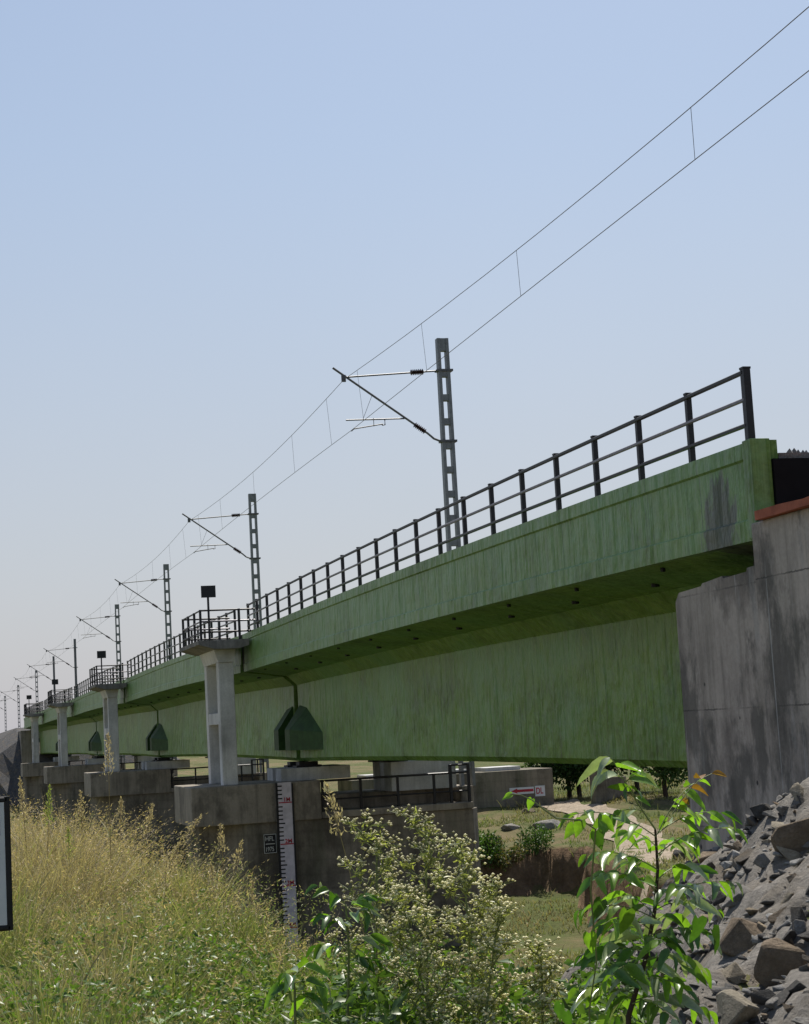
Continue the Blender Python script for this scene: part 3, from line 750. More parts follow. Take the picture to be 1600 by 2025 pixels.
# ---------------------------------------------------------------- sign board at the left edge, in the grass
p0, p1 = at_depth(18, 1575, 9.3), at_depth(18, 1836, 9.3)
sgn = thing('roadside_board', (p0.x-.22, p0.y, tz(p0.x-.22, p0.y)), 'white board with a thick black frame standing in the grass at the left edge', 'sign')
xr, zt_, zb_ = p0.x, p0.z, p1.z; xl = xr-.50; yy = p0.y
G().box(xl+.03, xr-.028, yy-.012, yy+.012, zb_+.028, zt_-.028).build('board', M['board'], sgn)
fr = G(); fr.tube([(xl+.015, yy, zb_), (xl+.015, yy, zt_)], .017, 8); fr.tube([(xr-.014, yy, zb_), (xr-.014, yy, zt_)], .018, 8)
fr.tube([(xl+.015, yy, zt_-.014), (xr-.014, yy, zt_-.014)], .018, 8); fr.tube([(xl+.015, yy, zb_+.014), (xr-.014, yy, zb_+.014)], .018, 8)
fr.build('frame', M['black'], sgn)
G().box(xr-.062, xr-.052, yy-.0135, yy-.0122, zt_-.20, zt_-.12).build('painted_stroke', M['purple'], sgn)
for x in (xl+.08, xr-.1): G().tube([(x, yy+.02, tz(x, yy)-.2), (x, yy+.02, zb_+.05)], .02, 8).build('post', M['black'], sgn)

# ---------------------------------------------------------------- rocks on the rubble slope
def hull(seed, sx, sy, sz, npt=15):
    r = random.Random(seed); bm = bmesh.new()
    for k in range(npt):
        th, ph = r.uniform(0, 2*math.pi), math.acos(r.uniform(-1, 1)); rr = r.uniform(.82, 1.0)
        bm.verts.new((sx*rr*math.sin(ph)*math.cos(th), sy*rr*math.sin(ph)*math.sin(th), sz*rr*math.cos(ph)))
    res = bmesh.ops.convex_hull(bm, input=bm.verts[:])
    for e in list(bm.verts):
        if not e.link_faces: bm.verts.remove(e)
    bmesh.ops.dissolve_limit(bm, angle_limit=R(9), verts=bm.verts[:], edges=bm.edges[:])
    bmesh.ops.bevel(bm, geom=bm.edges[:], offset=min(sx, sy, sz)*.06, segments=1, affect='EDGES')
    bm.verts.index_update(); v = [tuple(p.co) for p in bm.verts]; f = [[q.index for q in x.verts] for x in bm.faces]; bm.free()
    return v, f
ROCKS = [  # px, py (foot), half width px, height ratio, material, tilt, label
    (1580, 1690, 62, 1.0, 'rock_brown', 10, 'big dark brown boulder at the right edge, below the wing wall'),
    (1512, 1622, 34, .8, 'rock_dark', 25, 'black angular rock just left of the biggest brown boulder'),
    (1487, 1702, 42, .35, 'rock_dark', -25, 'flat black slab leaning on the gravel in mid slope'),
    (1442, 1628, 26, .8, 'rock_grey', 15, 'pointed grey stone at the top of the rubble, by the abutment foot'),
    (1545, 1645, 34, .35, 'rock_tan', 5, 'flat tan slab wedged against the big brown boulder'),
    (1432, 1662, 44, .5, 'rock_grey', -12, 'broad pinkish grey slab under the sapling leaves'),
    (1545, 1948, 72, 1.0, 'rock_brown', 8, 'largest boulder, brown, in the lower right corner'),
    (1448, 1946, 34, .8, 'rock_tan', 20, 'tan wedge of rock left of the largest boulder'),
    (1452, 2030, 66, .8, 'rock_tan', -8, 'tan rock with a black underside at the bottom of the slope'),
    (1545, 1995, 38, .6, 'rock_grey', 12, 'flat grey stone under the largest boulder'),
    (1470, 1880, 80, .55, 'rock_brown', -14, 'wide earthy brown rock in the middle of the slope'),
    (1470, 1788, 52, .4, 'rock_grey', -22, 'smooth bluish grey slab lying diagonally in mid slope'),
    (1572, 1855, 34, 1.25, 'rock_dark', 14, 'upright black rock above the largest boulder'),
    (1405, 1712, 44, .45, 'rock_brown', 0, 'low brown stone close to the sapling stem'),
    (1490, 1568, 20, .6, 'rock_brown', 0, 'small reddish stone at the foot of the wing wall'),
    (1466, 1580, 12, 1.1, 'rock_dark', 0, 'small round black stone near the abutment foot'),
    (1540, 1585, 24, .5, 'rock_grey', 8, 'grey stone right of the small reddish stone'),
    (1395, 1955, 36, .6, 'rock_dark', 10, 'dark brown clod beside the low sapling leaves'),
    (1420, 1800, 26, 1.0, 'rock_dark', -10, 'dark rounded stone left of the bluish slab'),
    (1596, 2000, 30, .9, 'rock_dark', 5, 'black stone cut by the bottom right corner'),
    (1340, 1830, 38, .5, 'rock_grey', 4, 'grey stone half hidden behind the sapling stem'),
    (1300, 1905, 46, .6, 'rock_dark', 12, 'dark stone in the shade of the sapling'),
    (1225, 1870, 50, .55, 'rock_grey', -6, 'long grey stone at the lower left end of the rubble'),
    (1350, 1700, 30, .5, 'rock_dark', 4, 'dark flat stone behind the right leaves of the sapling'),
]
for k, (px, py, hw, hr_, mt, tilt, lab) in enumerate(ROCKS):
    p = hit(px, py); d = p.dot(FWD); s_ = hw/FPX*d*.86
    v, f = hull(100+k, s_*1.2, s_*1.0, s_*max(.42, hr_)*1.25, 11)
    mtx = Matrix.Rotation(R(tilt), 3, 'Y') @ Matrix.Rotation(R(random.uniform(-12, 12)), 3, 'X') @ Matrix.Rotation(random.uniform(0, 6), 3, 'Z')
    q = p+Vector((0, 0, s_*max(.42, hr_)*.55))
    vv = [mtx @ Vector(x) for x in v]
    o = mesh('boulder', [(x.x, x.y, x.z) for x in vv], f, M[mt]); o.location = q; ORG[o.name] = q
    tag(o, lab, 'rock', 'boulders on the rubble slope')
# medium broken stones covering the slope, one by one
def shard(seed):
    r = random.Random(seed); return hull(seed, 1, r.uniform(.55, .95), r.uniform(.32, .7), r.choice((8, 9, 10)))
SH = []
for k in range(9):
    v, f = shard(1500+k); ms_ = []
    for mt in ('rock_dark', 'rock_grey', 'rock_brown', 'rock_tan'):
        me = bpy.data.meshes.new('broken_stone'); me.from_pydata(v, [], f); me.materials.append(M[mt]); me.update(); ms_.append(me)
    SH.append(ms_)
cnt = 0; rs_ = random.Random(77)
while cnt < 280:
    px, py = rs_.uniform(1130, 1640), rs_.uniform(1545, 2060)
    p = hit(px, py, 30)
    if p.x < 3.7 or p.y > 16.5 or p.length > 25: continue
    s_ = rs_.uniform(.045, .085) if rs_.random() < .65 else rs_.uniform(.085, .15)
    kc = rs_.choices(range(4), weights=(5, 5, 2, 1))[0]; o = bpy.data.objects.new('broken_stone', SH[rs_.randrange(9)][kc]); COL.objects.link(o)
    o.location = p+Vector((0, 0, s_*rs_.uniform(.15, .45))); o.rotation_euler = (rs_.gauss(0, .5), rs_.gauss(0, .5), rs_.uniform(0, 6.3)); o.scale = (s_, s_*rs_.uniform(.7, 1.1), s_*rs_.uniform(.45, .95))
    tone = ('blackish', 'grey', 'brown', 'pale tan')[kc]; big_ = 'fist-sized' if s_ < .085 else 'head-sized'
    whr = 'high on the rubble slope near the abutment foot' if py < 1700 else ('half way down the rubble slope' if py < 1860 else 'low on the rubble slope near the bottom edge')
    tag(o, '%s %s broken stone %s' % (big_, tone, whr), 'rock', '%s %s stones %s' % (big_, tone, whr)); cnt += 1
# small rubble: too many to count
V, T, base = [], [], 0
hv = [hull(900+k, 1, .8, .5, 8) for k in range(6)]
cols = []
PAL = [np.array(c_) for c_ in ((.22, .215, .21), (.32, .31, .29), (.12, .115, .11), (.07, .067, .064), (.27, .22, .155), (.18, .135, .09), (.42, .41, .39))]
for k in range(12000):
    x = random.uniform(3.3, 7.3); y = random.uniform(7, 17.2)
    zz = tz(x, y)
    if x < 3.9+.5*math.sin(y*1.3) and random.random() < .8: continue
    s_ = min(.085, .0085/max(.02, random.random())**.72)
    v, f = random.choice(hv); m3 = Matrix.Rotation(random.uniform(0, 6.3), 3, random.choice('XYZ'))
    cl = random.choices(PAL, weights=(4, 5, 3, 2, 3, 2, 3))[0]*random.uniform(.8, 1.2)
    for q in v:
        w = m3 @ Vector(q); V.append((x+w.x*s_, y+w.y*s_, zz+.02+s_*.3+w.z*s_*.8)); cols.append(cl)
    for q in f:
        for j in range(1, len(q)-1): T.append((base+q[0], base+q[j], base+q[j+1]))
    base += len(v)
tag(fast('rubble', np.array(V), np.array(T), np.array(cols), M['stones']), 'loose grey rubble and gravel on the slope below the abutment', 'rubble', kind='stuff')
# gravel sheet of the slope itself (drapes a few mm above the soil)
sx_, sy_ = np.arange(3.5, 7.41, .06), np.arange(6.5, 18.6, .07)
XX, YY = np.meshgrid(sx_, sy_); ZZ = terrain(XX, YY)+.045+.07*vnoise(XX*5, YY*5, 9)+.05*vnoise(XX*12, YY*12, 10)+rng.normal(0, .010, XX.shape)
V = np.stack([XX.ravel(), YY.ravel(), ZZ.ravel()], 1); nx = len(sx_); ii = np.arange(V.shape[0]).reshape(len(sy_), nx)
a, b, c, d = ii[:-1, :-1].ravel(), ii[:-1, 1:].ravel(), ii[1:, 1:].ravel(), ii[1:, :-1].ravel()
T = np.concatenate([np.stack([a, b, c], 1), np.stack([a, c, d], 1)])
tag(fast('rubble_slope', V, T, None, M['gravel']), kind='structure')

# boulders beyond, on the far bank
for k, (px, py, hw, mt, lab) in enumerate([(1085, 1640, 40, 'rock_grey', 'low grey rock outcrop on the far bank below the DL sign'), (1045, 1608, 18, 'rock_brown', 'small brown block at the foot of the old pier'),
                                       (1010, 1640, 24, 'rock_grey', 'small pale rock on the far bank, left of the grey outcrop')]):
    p = hit(px, py); s_ = hw/FPX*p.dot(FWD); v, f = hull(300+k, s_, s_*.8, s_*.4)
    o = mesh('boulder', v, f, M[mt]); o.location = p+Vector((0, 0, s_*.12)); tag(o, lab, 'rock', 'rocks on the far bank')

# ---------------------------------------------------------------- vegetation: generators
def blades(P, H, Wd, lean, az, c0, c1, curve=.35):
    """grass blades as 3-segment strips; P (n,3), returns V,T,C"""
    n = len(P); dx, dy = np.cos(az), np.sin(az); sa = az+np.pi/2+rng.normal(0, .8, n); wx, wy = np.cos(sa), np.sin(sa)
    V = np.zeros((n, 7, 3)); C = np.zeros((n, 7, 3))
    for j, (t, w) in enumerate(((0, 1), (.38, .9), (.72, .6))):
        off = lean*H*(t*(1-curve)+curve*t*t*1.6)
        zc = H*(t-.22*lean*t*t)
        for s_, q in ((-1, 2*j), (1, 2*j+1)):
            V[:, q, 0] = P[:, 0]+dx*off+s_*wx*Wd*w/2; V[:, q, 1] = P[:, 1]+dy*off+s_*wy*Wd*w/2; V[:, q, 2] = P[:, 2]+zc
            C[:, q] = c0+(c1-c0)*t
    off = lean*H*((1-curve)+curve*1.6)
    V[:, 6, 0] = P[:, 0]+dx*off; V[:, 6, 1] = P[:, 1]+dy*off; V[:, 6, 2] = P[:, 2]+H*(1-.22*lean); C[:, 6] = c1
    t0 = np.array([(0, 1, 3), (0, 3, 2), (2, 3, 5), (2, 5, 4), (4, 5, 6)])
    T = (np.arange(n)*7)[:, None, None]+t0[None]
    return V.reshape(-1, 3), T.reshape(-1, 3), C.reshape(-1, 3)
def leaves(P, Nrm, Lg, Wd, colr, tip=None):
    """diamond leaves, 4 triangles folded along the midrib; Nrm = direction of the leaf"""
    n = len(P); D = Nrm/np.linalg.norm(Nrm, axis=1)[:, None]
    rv = rng.normal(size=(n, 3)); S_ = np.cross(D, rv); S_ /= np.linalg.norm(S_, axis=1)[:, None]; U_ = np.cross(S_, D)
    Lg = Lg[:, None]; Wd = Wd[:, None]
    v0 = P; v1 = P+D*Lg*.45+S_*Wd*.5+U_*Wd*.18; v2 = P+D*Lg-U_*Lg*.15; v3 = P+D*Lg*.45-S_*Wd*.5+U_*Wd*.18; v4 = P+D*Lg*.5
    V = np.stack([v0, v1, v2, v3, v4], 1).reshape(-1, 3); t0 = np.array([(0, 1, 4), (1, 2, 4), (0, 4, 3), (4, 2, 3)])
    T = ((np.arange(n)*5)[:, None, None]+t0[None]).reshape(-1, 3)
    return V, T, np.repeat(colr, 5, 0)
def cat(*parts):
    V = []; T = []; C = []; b_ = 0
    for v, t, c in parts: V.append(v); T.append(t+b_); C.append(c); b_ += len(v)
    return np.concatenate(V), np.concatenate(T), np.concatenate(C)
STRAW = np.array([.50, .41, .24]); TAN = np.array([.25, .165, .085]); GRN = np.array([.070, .135, .025]); YGR = np.array([.235, .275, .07]); DGR = np.array([.035, .085, .018])

# ---- the grass bank
def bank_points(n):
    X = rng.uniform(-2.2, 4.4, n*3); Y = rng.uniform(6.0, 25, n*3); Z = terrain(X, Y)
    ye = np.interp(X, [-60, 0, 1.6, 2.1, 2.6, 3.5], [32, 23, 21, 18, 13, 10.5])
    ok = (Y < ye+1.2) & (X < 2.75+.5*vnoise(X*2, Y*2, 5))
    d = X*FWD.x+Y*FWD.y+Z*FWD.z; u = 800+FPX*(X*RGT.x+Y*RGT.y+Z*RGT.z)/d
    ok &= (u > -150) & (u < 1350)
    i = np.nonzero(ok)[0][:n]
    return X[i], Y[i], Z[i], u[i]
n = 150000
X, Y, Z, u = bank_points(n); n = len(X)
pat = 1.25*vnoise(X*1.1, Y*.8, 21)+.8*vnoise(X*3.1, Y*2.2, 22)
dry = np.clip(.16+1.25*pat+.22*np.clip((420-u)/400, -1.2, .8)+.40*np.clip((Y-12.5)/4, -1, 1)+.55*sstep((270-u)/120)*sstep((Y-12.5)/3)+rng.normal(0, .3, n), 0, 1)
H = (.28+.26*rng.random(n)**1.5)*(1+.35*vnoise(X*.7, Y*.7, 31))*np.interp(u, [260, 400, 540, 640], [1, .78, .42, .5])
H *= np.interp(Y, [9, 14, 18, 22], [1, 1.15, 1.45, 1.4])*np.clip(1+1.2*vnoise(X*2.4, Y*1.6, 33)+.8*vnoise(X*5.5, Y*4, 34), .3, 1.9)
mixc = dry[:, None]; j = rng.random((n, 1))
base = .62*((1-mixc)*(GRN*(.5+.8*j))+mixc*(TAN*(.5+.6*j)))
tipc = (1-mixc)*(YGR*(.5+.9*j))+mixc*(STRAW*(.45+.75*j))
H *= np.where(vnoise(X*2.9, Y*2.0, 35)+.6*vnoise(X*7, Y*5, 36) < -.30, .35, 1.0)
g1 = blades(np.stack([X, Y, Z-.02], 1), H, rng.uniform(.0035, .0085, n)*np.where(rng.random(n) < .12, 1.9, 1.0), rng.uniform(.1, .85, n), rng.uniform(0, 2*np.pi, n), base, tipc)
# fine dry seed heads floating among the blades
n2 = 20000
X, Y, Z, u = bank_points(n2); n2 = len(X)
hh = (.25+.40*rng.random(n2))*np.interp(Y, [9, 14, 18, 22], [1, 1.1, 1.4, 1.3])
dd = rng.normal(size=(n2, 3)); dd[:, 2] = np.abs(dd[:, 2])*.8
cc = STRAW*(.5+.8*rng.random((n2, 1))); gsel = rng.random(n2) < np.where(u > 480, .65, .45); cc[gsel] = YGR*(.8+.8*rng.random((gsel.sum(), 1)))
g2 = leaves(np.stack([X, Y, Z+hh], 1), dd, rng.uniform(.012, .038, n2), rng.uniform(.003, .008, n2), cc)
# long thin flowering stems standing clear of the mass, mostly along its far edge
n3 = 4200
X, Y, Z, u = bank_points(n3*3); sel = np.nonzero(rng.random(len(X)) < np.clip((Y-10)/9, .08, 1)*.55)[0][:n3]
X, Y, Z = X[sel], Y[sel], Z[sel]; n3 = len(X); H3 = rng.uniform(.45, .85, n3)*np.interp(Y, [9, 14, 17, 21], [.75, .95, 1.2, 1.3])*np.interp(u[sel], [260, 400, 540, 640], [1, .85, .55, .5]); az3 = rng.uniform(0, 6.28, n3); ln3 = rng.uniform(.1, .7, n3)
g3 = blades(np.stack([X, Y, Z], 1), H3, rng.uniform(.003, .006, n3), ln3, az3, TAN*(.5+.8*rng.random((n3, 1))), STRAW*(.7+.6*rng.random((n3, 1))), .6)
m3 = 9; tt3 = np.tile(np.linspace(.66, 1.0, m3), n3); r3 = lambda q: np.repeat(q, m3)
off3 = r3(ln3*H3)*(tt3*.4+.6*tt3*tt3*1.6)
P3 = np.stack([r3(X)+np.cos(r3(az3))*off3, r3(Y)+np.sin(r3(az3))*off3, r3(Z)+r3(H3)*(tt3-.22*r3(ln3)*tt3*tt3)], 1)+rng.normal(0, .006, (n3*m3, 3))
D3 = np.stack([np.cos(r3(az3)), np.sin(r3(az3)), np.full(n3*m3, .5)], 1)+rng.normal(0, .5, (n3*m3, 3))
g4 = leaves(P3, D3, rng.uniform(.02, .05, n3*m3), rng.uniform(.005, .011, n3*m3), r3(np.arange(n3))[:, None]*0+STRAW*np.array([1.0, .92, .85])*(.6+.8*rng.random((n3*m3, 1))))
Vg, Tg, Cg = cat(g1, g2, g3, g4)
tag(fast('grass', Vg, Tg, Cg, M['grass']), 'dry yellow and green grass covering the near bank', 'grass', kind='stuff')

# ---- low leafy weeds along the bottom middle
def weed_mass(n, ulo, uhi, ylo, yhi, hmax, Ls, greens, seed):
    X = rng.uniform(0, 5, n*6); Y = rng.uniform(ylo, yhi, n*6); Z = terrain(X, Y)
    d = X*FWD.x+Y*FWD.y+Z*FWD.z; u = 800+FPX*(X*RGT.x+Y*RGT.y+Z*RGT.z)/d
    dens = vnoise(X*2.2, Y*2.2, seed)+.35
    i = np.nonzero((u > ulo) & (u < uhi) & (rng.random(len(X)) < dens*1.6))[0][:n]; n = len(i)
    hm = hmax*(.6+.8*(vnoise(X[i]*3.1, Y[i]*3.1, seed+1)+.5))*np.interp(u[i], [400, 560, 640, 720], [1, .35, .5, 1])
    P = np.stack([X[i], Y[i], Z[i]+hm*rng.random(n)**.7], 1)
    dd = rng.normal(size=(n, 3)); dd[:, 2] = dd[:, 2]*.55-.05
    k = rng.random((n, 1)); cc = greens[0]*(1-k)+greens[1]*k; cc *= .7+.6*rng.random((n, 1))
    return leaves(P, dd, rng.uniform(.5, 1, n)*Ls, rng.uniform(.22, .42, n)*Ls, cc)
w1 = weed_mass(26000, 520, 1180, 6.2, 12.5, .42, .075, (np.array([.06, .12, .022]), np.array([.19, .25, .06])), 41)
w2 = weed_mass(9000, 560, 1280, 5.6, 9.5, .55, .11, (np.array([.05, .10, .02]), np.array([.13, .21, .04])), 47)
w3 = weed_mass(11000, -60, 600, 8.5, 15, .42, .065, (GRN, np.array([.13, .2, .04])), 53)
Vg, Tg, Cg = cat(w1, w2, w3)
tag(fast('leafy_weeds', Vg, Tg, Cg, M['leafc']), 'dense green leafy weeds along the bottom of the picture', 'weeds', kind='stuff')

# ---- short grass on the river bed and the far bank
n = 90000
X = rng.uniform(3, 34, n*2); Y = rng.uniform(22, 75, n*2); Z = terrain(X, Y)
d = X*FWD.x+Y*FWD.y; u = 800+FPX*(X*RGT.x+Y*RGT.y+Z*RGT.z)/d
patch = vnoise(X*.5, Y*.5, 61)+.5*vnoise(X*1.7, Y*1.7, 62)
dxp = np.min(np.stack([np.hypot(X-p.x, Y-p.y) for p in cs[::3]]), 0)
i = np.nonzero((u > 560) & (u < 1420) & (patch > -.12) & (dxp > 1.1))[0][:n]; n = len(i)
k = np.clip(.45+1.2*vnoise(X[i]*.4, Y[i]*.4, 63)+rng.normal(0, .2, n), 0, 1)[:, None]
g1 = blades(np.stack([X[i], Y[i], Z[i]-.01], 1), rng.uniform(.05, .17, n)*np.where(rng.random(n) < .06, 2.8, 1), rng.uniform(.012, .03, n), rng.uniform(.2, .9, n), rng.uniform(0, 6.28, n),
            GRN*.9*(1-k)+TAN*.8*k, YGR*.9*(1-k)+STRAW*.8*k)
tag(fast('river_bed_grass', *g1, M['grass']), 'short patchy grass on the river bed under the bridge', 'grass', kind='stuff')

# ---- tall seeding grass stalks, one by one
def grass_stalk(name, foot, tipp, label, plume=.26, colr=STRAW, bend=.12):
    foot, tipp = Vector(foot), Vector(tipp); t = thing(name, foot, label, 'grass', 'tall seeding grass stalks')
    ax = tipp-foot; pts = []
    for k in range(9):
        u = k/8; p = foot.lerp(tipp, u); p += Vector((ax.y, -ax.x, 0))*bend*u*(1-u)*.3
        p -= Vector((ax.x, ax.y, 0))*(u*(1-u))*.55; pts.append(p)
    G().tube(pts, [.0045*(1-.6*k/8) for k in range(9)], 5).build('stem', M['stemd'], t)
    n = int(150*plume/.26); tt = 1-plume/ax.length*rng.random(n)
    P = np.array([pts[0].lerp(pts[0], 0)]*n, float); D = np.zeros((n, 3))
    for q in range(n):
        f_ = min(7.999, tt[q]*8); a0 = int(f_); pp_ = pts[a0].lerp(pts[a0+1], f_-a0); P[q] = pp_
        dirv = (pts[a0+1]-pts[a0]).normalized(); D[q] = np.array(dirv)*1.0+rng.normal(0, .45, 3)
        sp = .045*(1-tt[q])/(plume/ax.length)+.004; P[q] += rng.normal(0, 1, 3)*sp*.6
    lv = leaves(P, D, rng.uniform(.018, .036, n), rng.uniform(.006, .011, n), colr*(.7+.7*rng.random((n, 1))))
    tag(fast('seed_head', *lv, M['grass'], t), kind='stuff')
    m_ = 5; PL = np.array([pts[1+int(rng.integers(0, 4))] for _ in range(m_)], float); DL_ = rng.normal(size=(m_, 3)); DL_[:, 2] = np.abs(DL_[:, 2])+.3
    g = blades(PL, rng.uniform(.18, .34, m_), np.full(m_, .009), rng.uniform(.5, 1.0, m_), rng.uniform(0, 6.28, m_), np.tile(YGR, (m_, 1)), np.tile(STRAW, (m_, 1)))
    tag(fast('blades', *g, M['grass'], t), kind='stuff')
ST = [ # tip px, foot px(x), depth, label
    ((40, 1540), 62, 15.5, 'reddish brown stalk next to the white board at the left edge'), ((98, 1556), 92, 15.5, 'green stalk right of the reddish one by the white board'),
    ((160, 1566), 166, 16.5, 'straight pale stalk in front of the third pier'), ((214, 1452), 222, 15.0, 'tallest stalk, in front of the second refuge column'),
    ((240, 1580), 236, 16.5, 'thin stalk just right of the tallest one'), ((302, 1592), 262, 15.5, 'stalk bending right in front of the second pier'),
    ((396, 1614), 270, 14.5, 'long stalk leaning right across the nearest pier cap'), ((352, 1670), 310, 14.5, 'drooping curled stalk below the leaning one'),
    ((436, 1632), 448, 15.0, 'upright feathery stalk in front of the light pier nose'), ((478, 1664), 440, 14.5, 'feathery stalk leaning right below the HFL plate'),
    ((500, 1742), 492, 13.5, 'short stalk left of the flood gauge'), ((418, 1712), 428, 13.5, 'short bushy stalk left of centre above the grass'),
    ((645, 1553), 745, 9.0, 'golden plume leaning left over the flowering weeds'), ((135, 1640), 140, 15.0, 'low stalk between the green and the pale stalks'),
    ((330, 1700), 318, 13.5, 'low stalk in the middle of the grass edge')]
for (tx, ty), fx, dep, lab in ST:
    tp = at_depth(tx, ty, dep); ft = at_depth(fx, 1800, dep); ft.z = tz(ft.x, ft.y)
    big = ty < 1560 and tx < 300
    grass_stalk('grass_stalk', ft, tp, 'tall seeding grass: '+lab, .34 if big else .24, (YGR*1.2 if 'green' in lab else STRAW*np.array([.95, .93, 1.05])))

# ---- white-flowered weeds
OCT_V = np.array([(1, 0, 0), (-1, 0, 0), (0, 1, 0), (0, -1, 0), (0, 0, .7), (0, 0, -.7)], float)
OCT_T = np.array([(0, 2, 4), (2, 1, 4), (1, 3, 4), (3, 0, 4), (2, 0, 5), (1, 2, 5), (3, 1, 5), (0, 3, 5)])
def flower_weed(foot, top, spread, label, seed, nb=13):
    r = random.Random(seed); foot = Vector(foot); top = Vector(top)
    t = thing('flowering_weed', foot, label, 'plant', 'white-flowered weeds')
    st = G(); heads = []; lp = []; ld = []
    def grow(a, b_, r0, lev):
        mid = a.lerp(b_, .5)+Vector((r.gauss(0, 1), r.gauss(0, 1), 0))*(b_-a).length*.05
        st.tube([a, mid, b_], [r0, r0*.8, r0*.55], 4, cap=False)
        for _ in range(5 if lev < 2 else 3):
            u = r.uniform(.1, .95); lp.append(a.lerp(b_, u)); ld.append(Vector((r.gauss(0, 1), r.gauss(0, 1), r.gauss(.1, .4))))
        ln = (b_-a).length
        if lev == 2:
            for _ in range(r.randint(7, 12)):
                o = Vector((r.gauss(0, 1), r.gauss(0, 1), r.gauss(.3, .5)))*.022; h = b_+o; heads.append(h); st.tube([b_-(b_-a)*.15, h], [.0012, .0008], 3, cap=False)
            return
        k = nb if lev == 0 else 5
        for q in range(k):
            u = .28+.72*(q+.5)/k if lev == 0 else .35+.65*(q+.7)/k
            p = a.lerp(mid, u*2) if u < .5 else mid.lerp(b_, u*2-1)
            an = q*2.4+r.uniform(-.4, .4)
            lg = (spread*(1.05-.55*u) if lev == 0 else spread*.42*(1.1-.4*u))*r.uniform(.75, 1.15)
            grow(p, p+Vector((math.cos(an)*.72, math.sin(an)*.72, r.uniform(.55, .85)))*lg, r0*(.55 if lev == 0 else .6), lev+1)
    grow(foot, top, .0075, 0)
    mesh('stem', st.v, st.f, M['stemg'], t)
    H_ = np.array(heads, float); n = len(H_); sz = rng.uniform(.0045, .0105, n)
    V = (H_[:, None]+OCT_V[None]*sz[:, None, None]).reshape(-1, 3); T = ((np.arange(n)*6)[:, None, None]+OCT_T[None]).reshape(-1, 3)
    tag(fast('flower_heads', V, T, None, M['flower'], t), kind='stuff')
    n = len(lp); P = np.repeat(np.array(lp, float), 3, 0); D = np.repeat(np.array(ld, float), 3, 0)+rng.normal(0, .5, (n*3, 3)); n *= 3
    cc = np.array([.34, .35, .13])*(.5+1.0*rng.random((n, 1)))
    tag(fast('leaves', *leaves(P, D, rng.uniform(.02, .05, n), rng.uniform(.005, .012, n), cc), M['leafc'], t), kind='stuff')
FW = [((775, 2000), (745, 1660), 7.6, .26, 'bushiest white-flowered weed, in front of the ledge railing'), ((850, 2000), (842, 1640), 7.4, .22, 'tallest white-flowered weed, in the middle of the clump'),
      ((925, 2010), (915, 1690), 7.2, .20, 'white-flowered weed before the sunlit corner of the pier'), ((960, 2010), (990, 1775), 7.0, .19, 'low white-flowered weed right of the pier corner'),
      ((1040, 2010), (1070, 1890), 6.8, .15, 'smallest white-flowered weed, near the rubble'), ((820, 2010), (800, 1800), 7.0, .24, 'white-flowered weed low in the clump, below the bushiest')]
for k, (f_, tp, dep, spd, lab) in enumerate(FW):
    ft = at_depth(f_[0], f_[1], dep); ft.z = tz(ft.x, ft.y); flower_weed(ft, at_depth(tp[0], tp[1], dep), spd, lab, 50+k)

# ---- saplings with pinnate leaves: sapling > compound leaf > leaflets
def leaflet_mesh(name, ln, wd, mat, droop=.25, fold=.22, skew=.2):
    me = bpy.data.meshes.new(name); v = []; f = []
    tt = [0, .12, .3, .5, .7, .87, 1]; ww = [.12, .72, 1, .92, .66, .34, .0]
    for t, w in zip(tt, ww):
        x = t*ln; y = skew*ln*t*t; z = -droop*ln*t*t
        ser = .06*wd*(1 if int(t*20) % 2 else -1)
        v += [(x, y-w*wd*.45, z+fold*wd*w), (x, y, z), (x, y+w*wd*.55+ser*(w > .2), z+fold*wd*w)]
    for i in range(len(tt)-1):
        a = i*3; f += [(a, a+1, a+4, a+3), (a+1, a+2, a+5, a+4)]
    me.from_pydata(v, [], f); me.materials.append(mat); me.polygons.foreach_set('use_smooth', [True]*len(me.polygons)); me.update(); return me
LM = {k: [leaflet_mesh('leaflet', 1, .40, M[k], dr, fo, sk) for dr, fo, sk in ((.28, .35, .15), (.5, .22, -.22), (.1, .5, .28))] for k in ('leaf_lime', 'leaf_green', 'leaf_pale', 'leaf_rust')}
def compound(par, a, tip, nl, ln, kinds, seed, droopy=.6):
    """one pinnate leaf from a to tip"""
    r = random.Random(seed); a, tip = Vector(a), Vector(tip); ax = tip-a; pts = []
    for k in range(7):
        u = k/6; p = a.lerp(tip, u); p.z += ax.length*.22*u*(1-u)*2; pts.append(p)
    rc = G().tube(pts, [.0022-.0012*k/6 for k in range(7)], 5).build('compound_leaf', M['stemg'], par)
    o = org(par)
    for q in range(nl):
        u = .22+.78*q/(nl-1); f_ = min(5.999, u*6); k = int(f_); p = pts[k].lerp(pts[k+1], f_-k); t = (pts[k+1]-pts[k]).normalized()
        side = 1 if q % 2 else -1
        up = Vector((0, 0, 1)); s_ = t.cross(up)
        if s_.length < .2: s_ = RGT.copy()
        s_.normalize(); s_ *= side
        dr = t*r.uniform(.35, .7)+s_*r.uniform(.6, 1.0)*(0 if q == nl-1 else 1)+Vector((0, 0, -droopy*r.uniform(.3, 1.2)))
        dr.normalize(); kd = r.choices(list(kinds), weights=list(kinds.values()))[0]
        ob = bpy.data.objects.new('leaflet', r.choice(LM[kd])); COL.objects.link(ob); ob.parent = rc
        z_ = (Vector((r.gauss(0, .5), r.gauss(0, .5), 1))-FWD*r.uniform(-.2, .7)); y_ = z_.cross(dr).normalized(); z_ = dr.cross(y_)
        L_ = ln*r.uniform(.75, 1.15)*(.75+.5*math.sin(math.pi*min(1, u)))
        ob.matrix_local = Matrix.Translation(p-o) @ Matrix((dr, y_, z_)).transposed().to_4x4() @ Matrix.Diagonal((L_, L_, L_, 1))
DS = 5.6
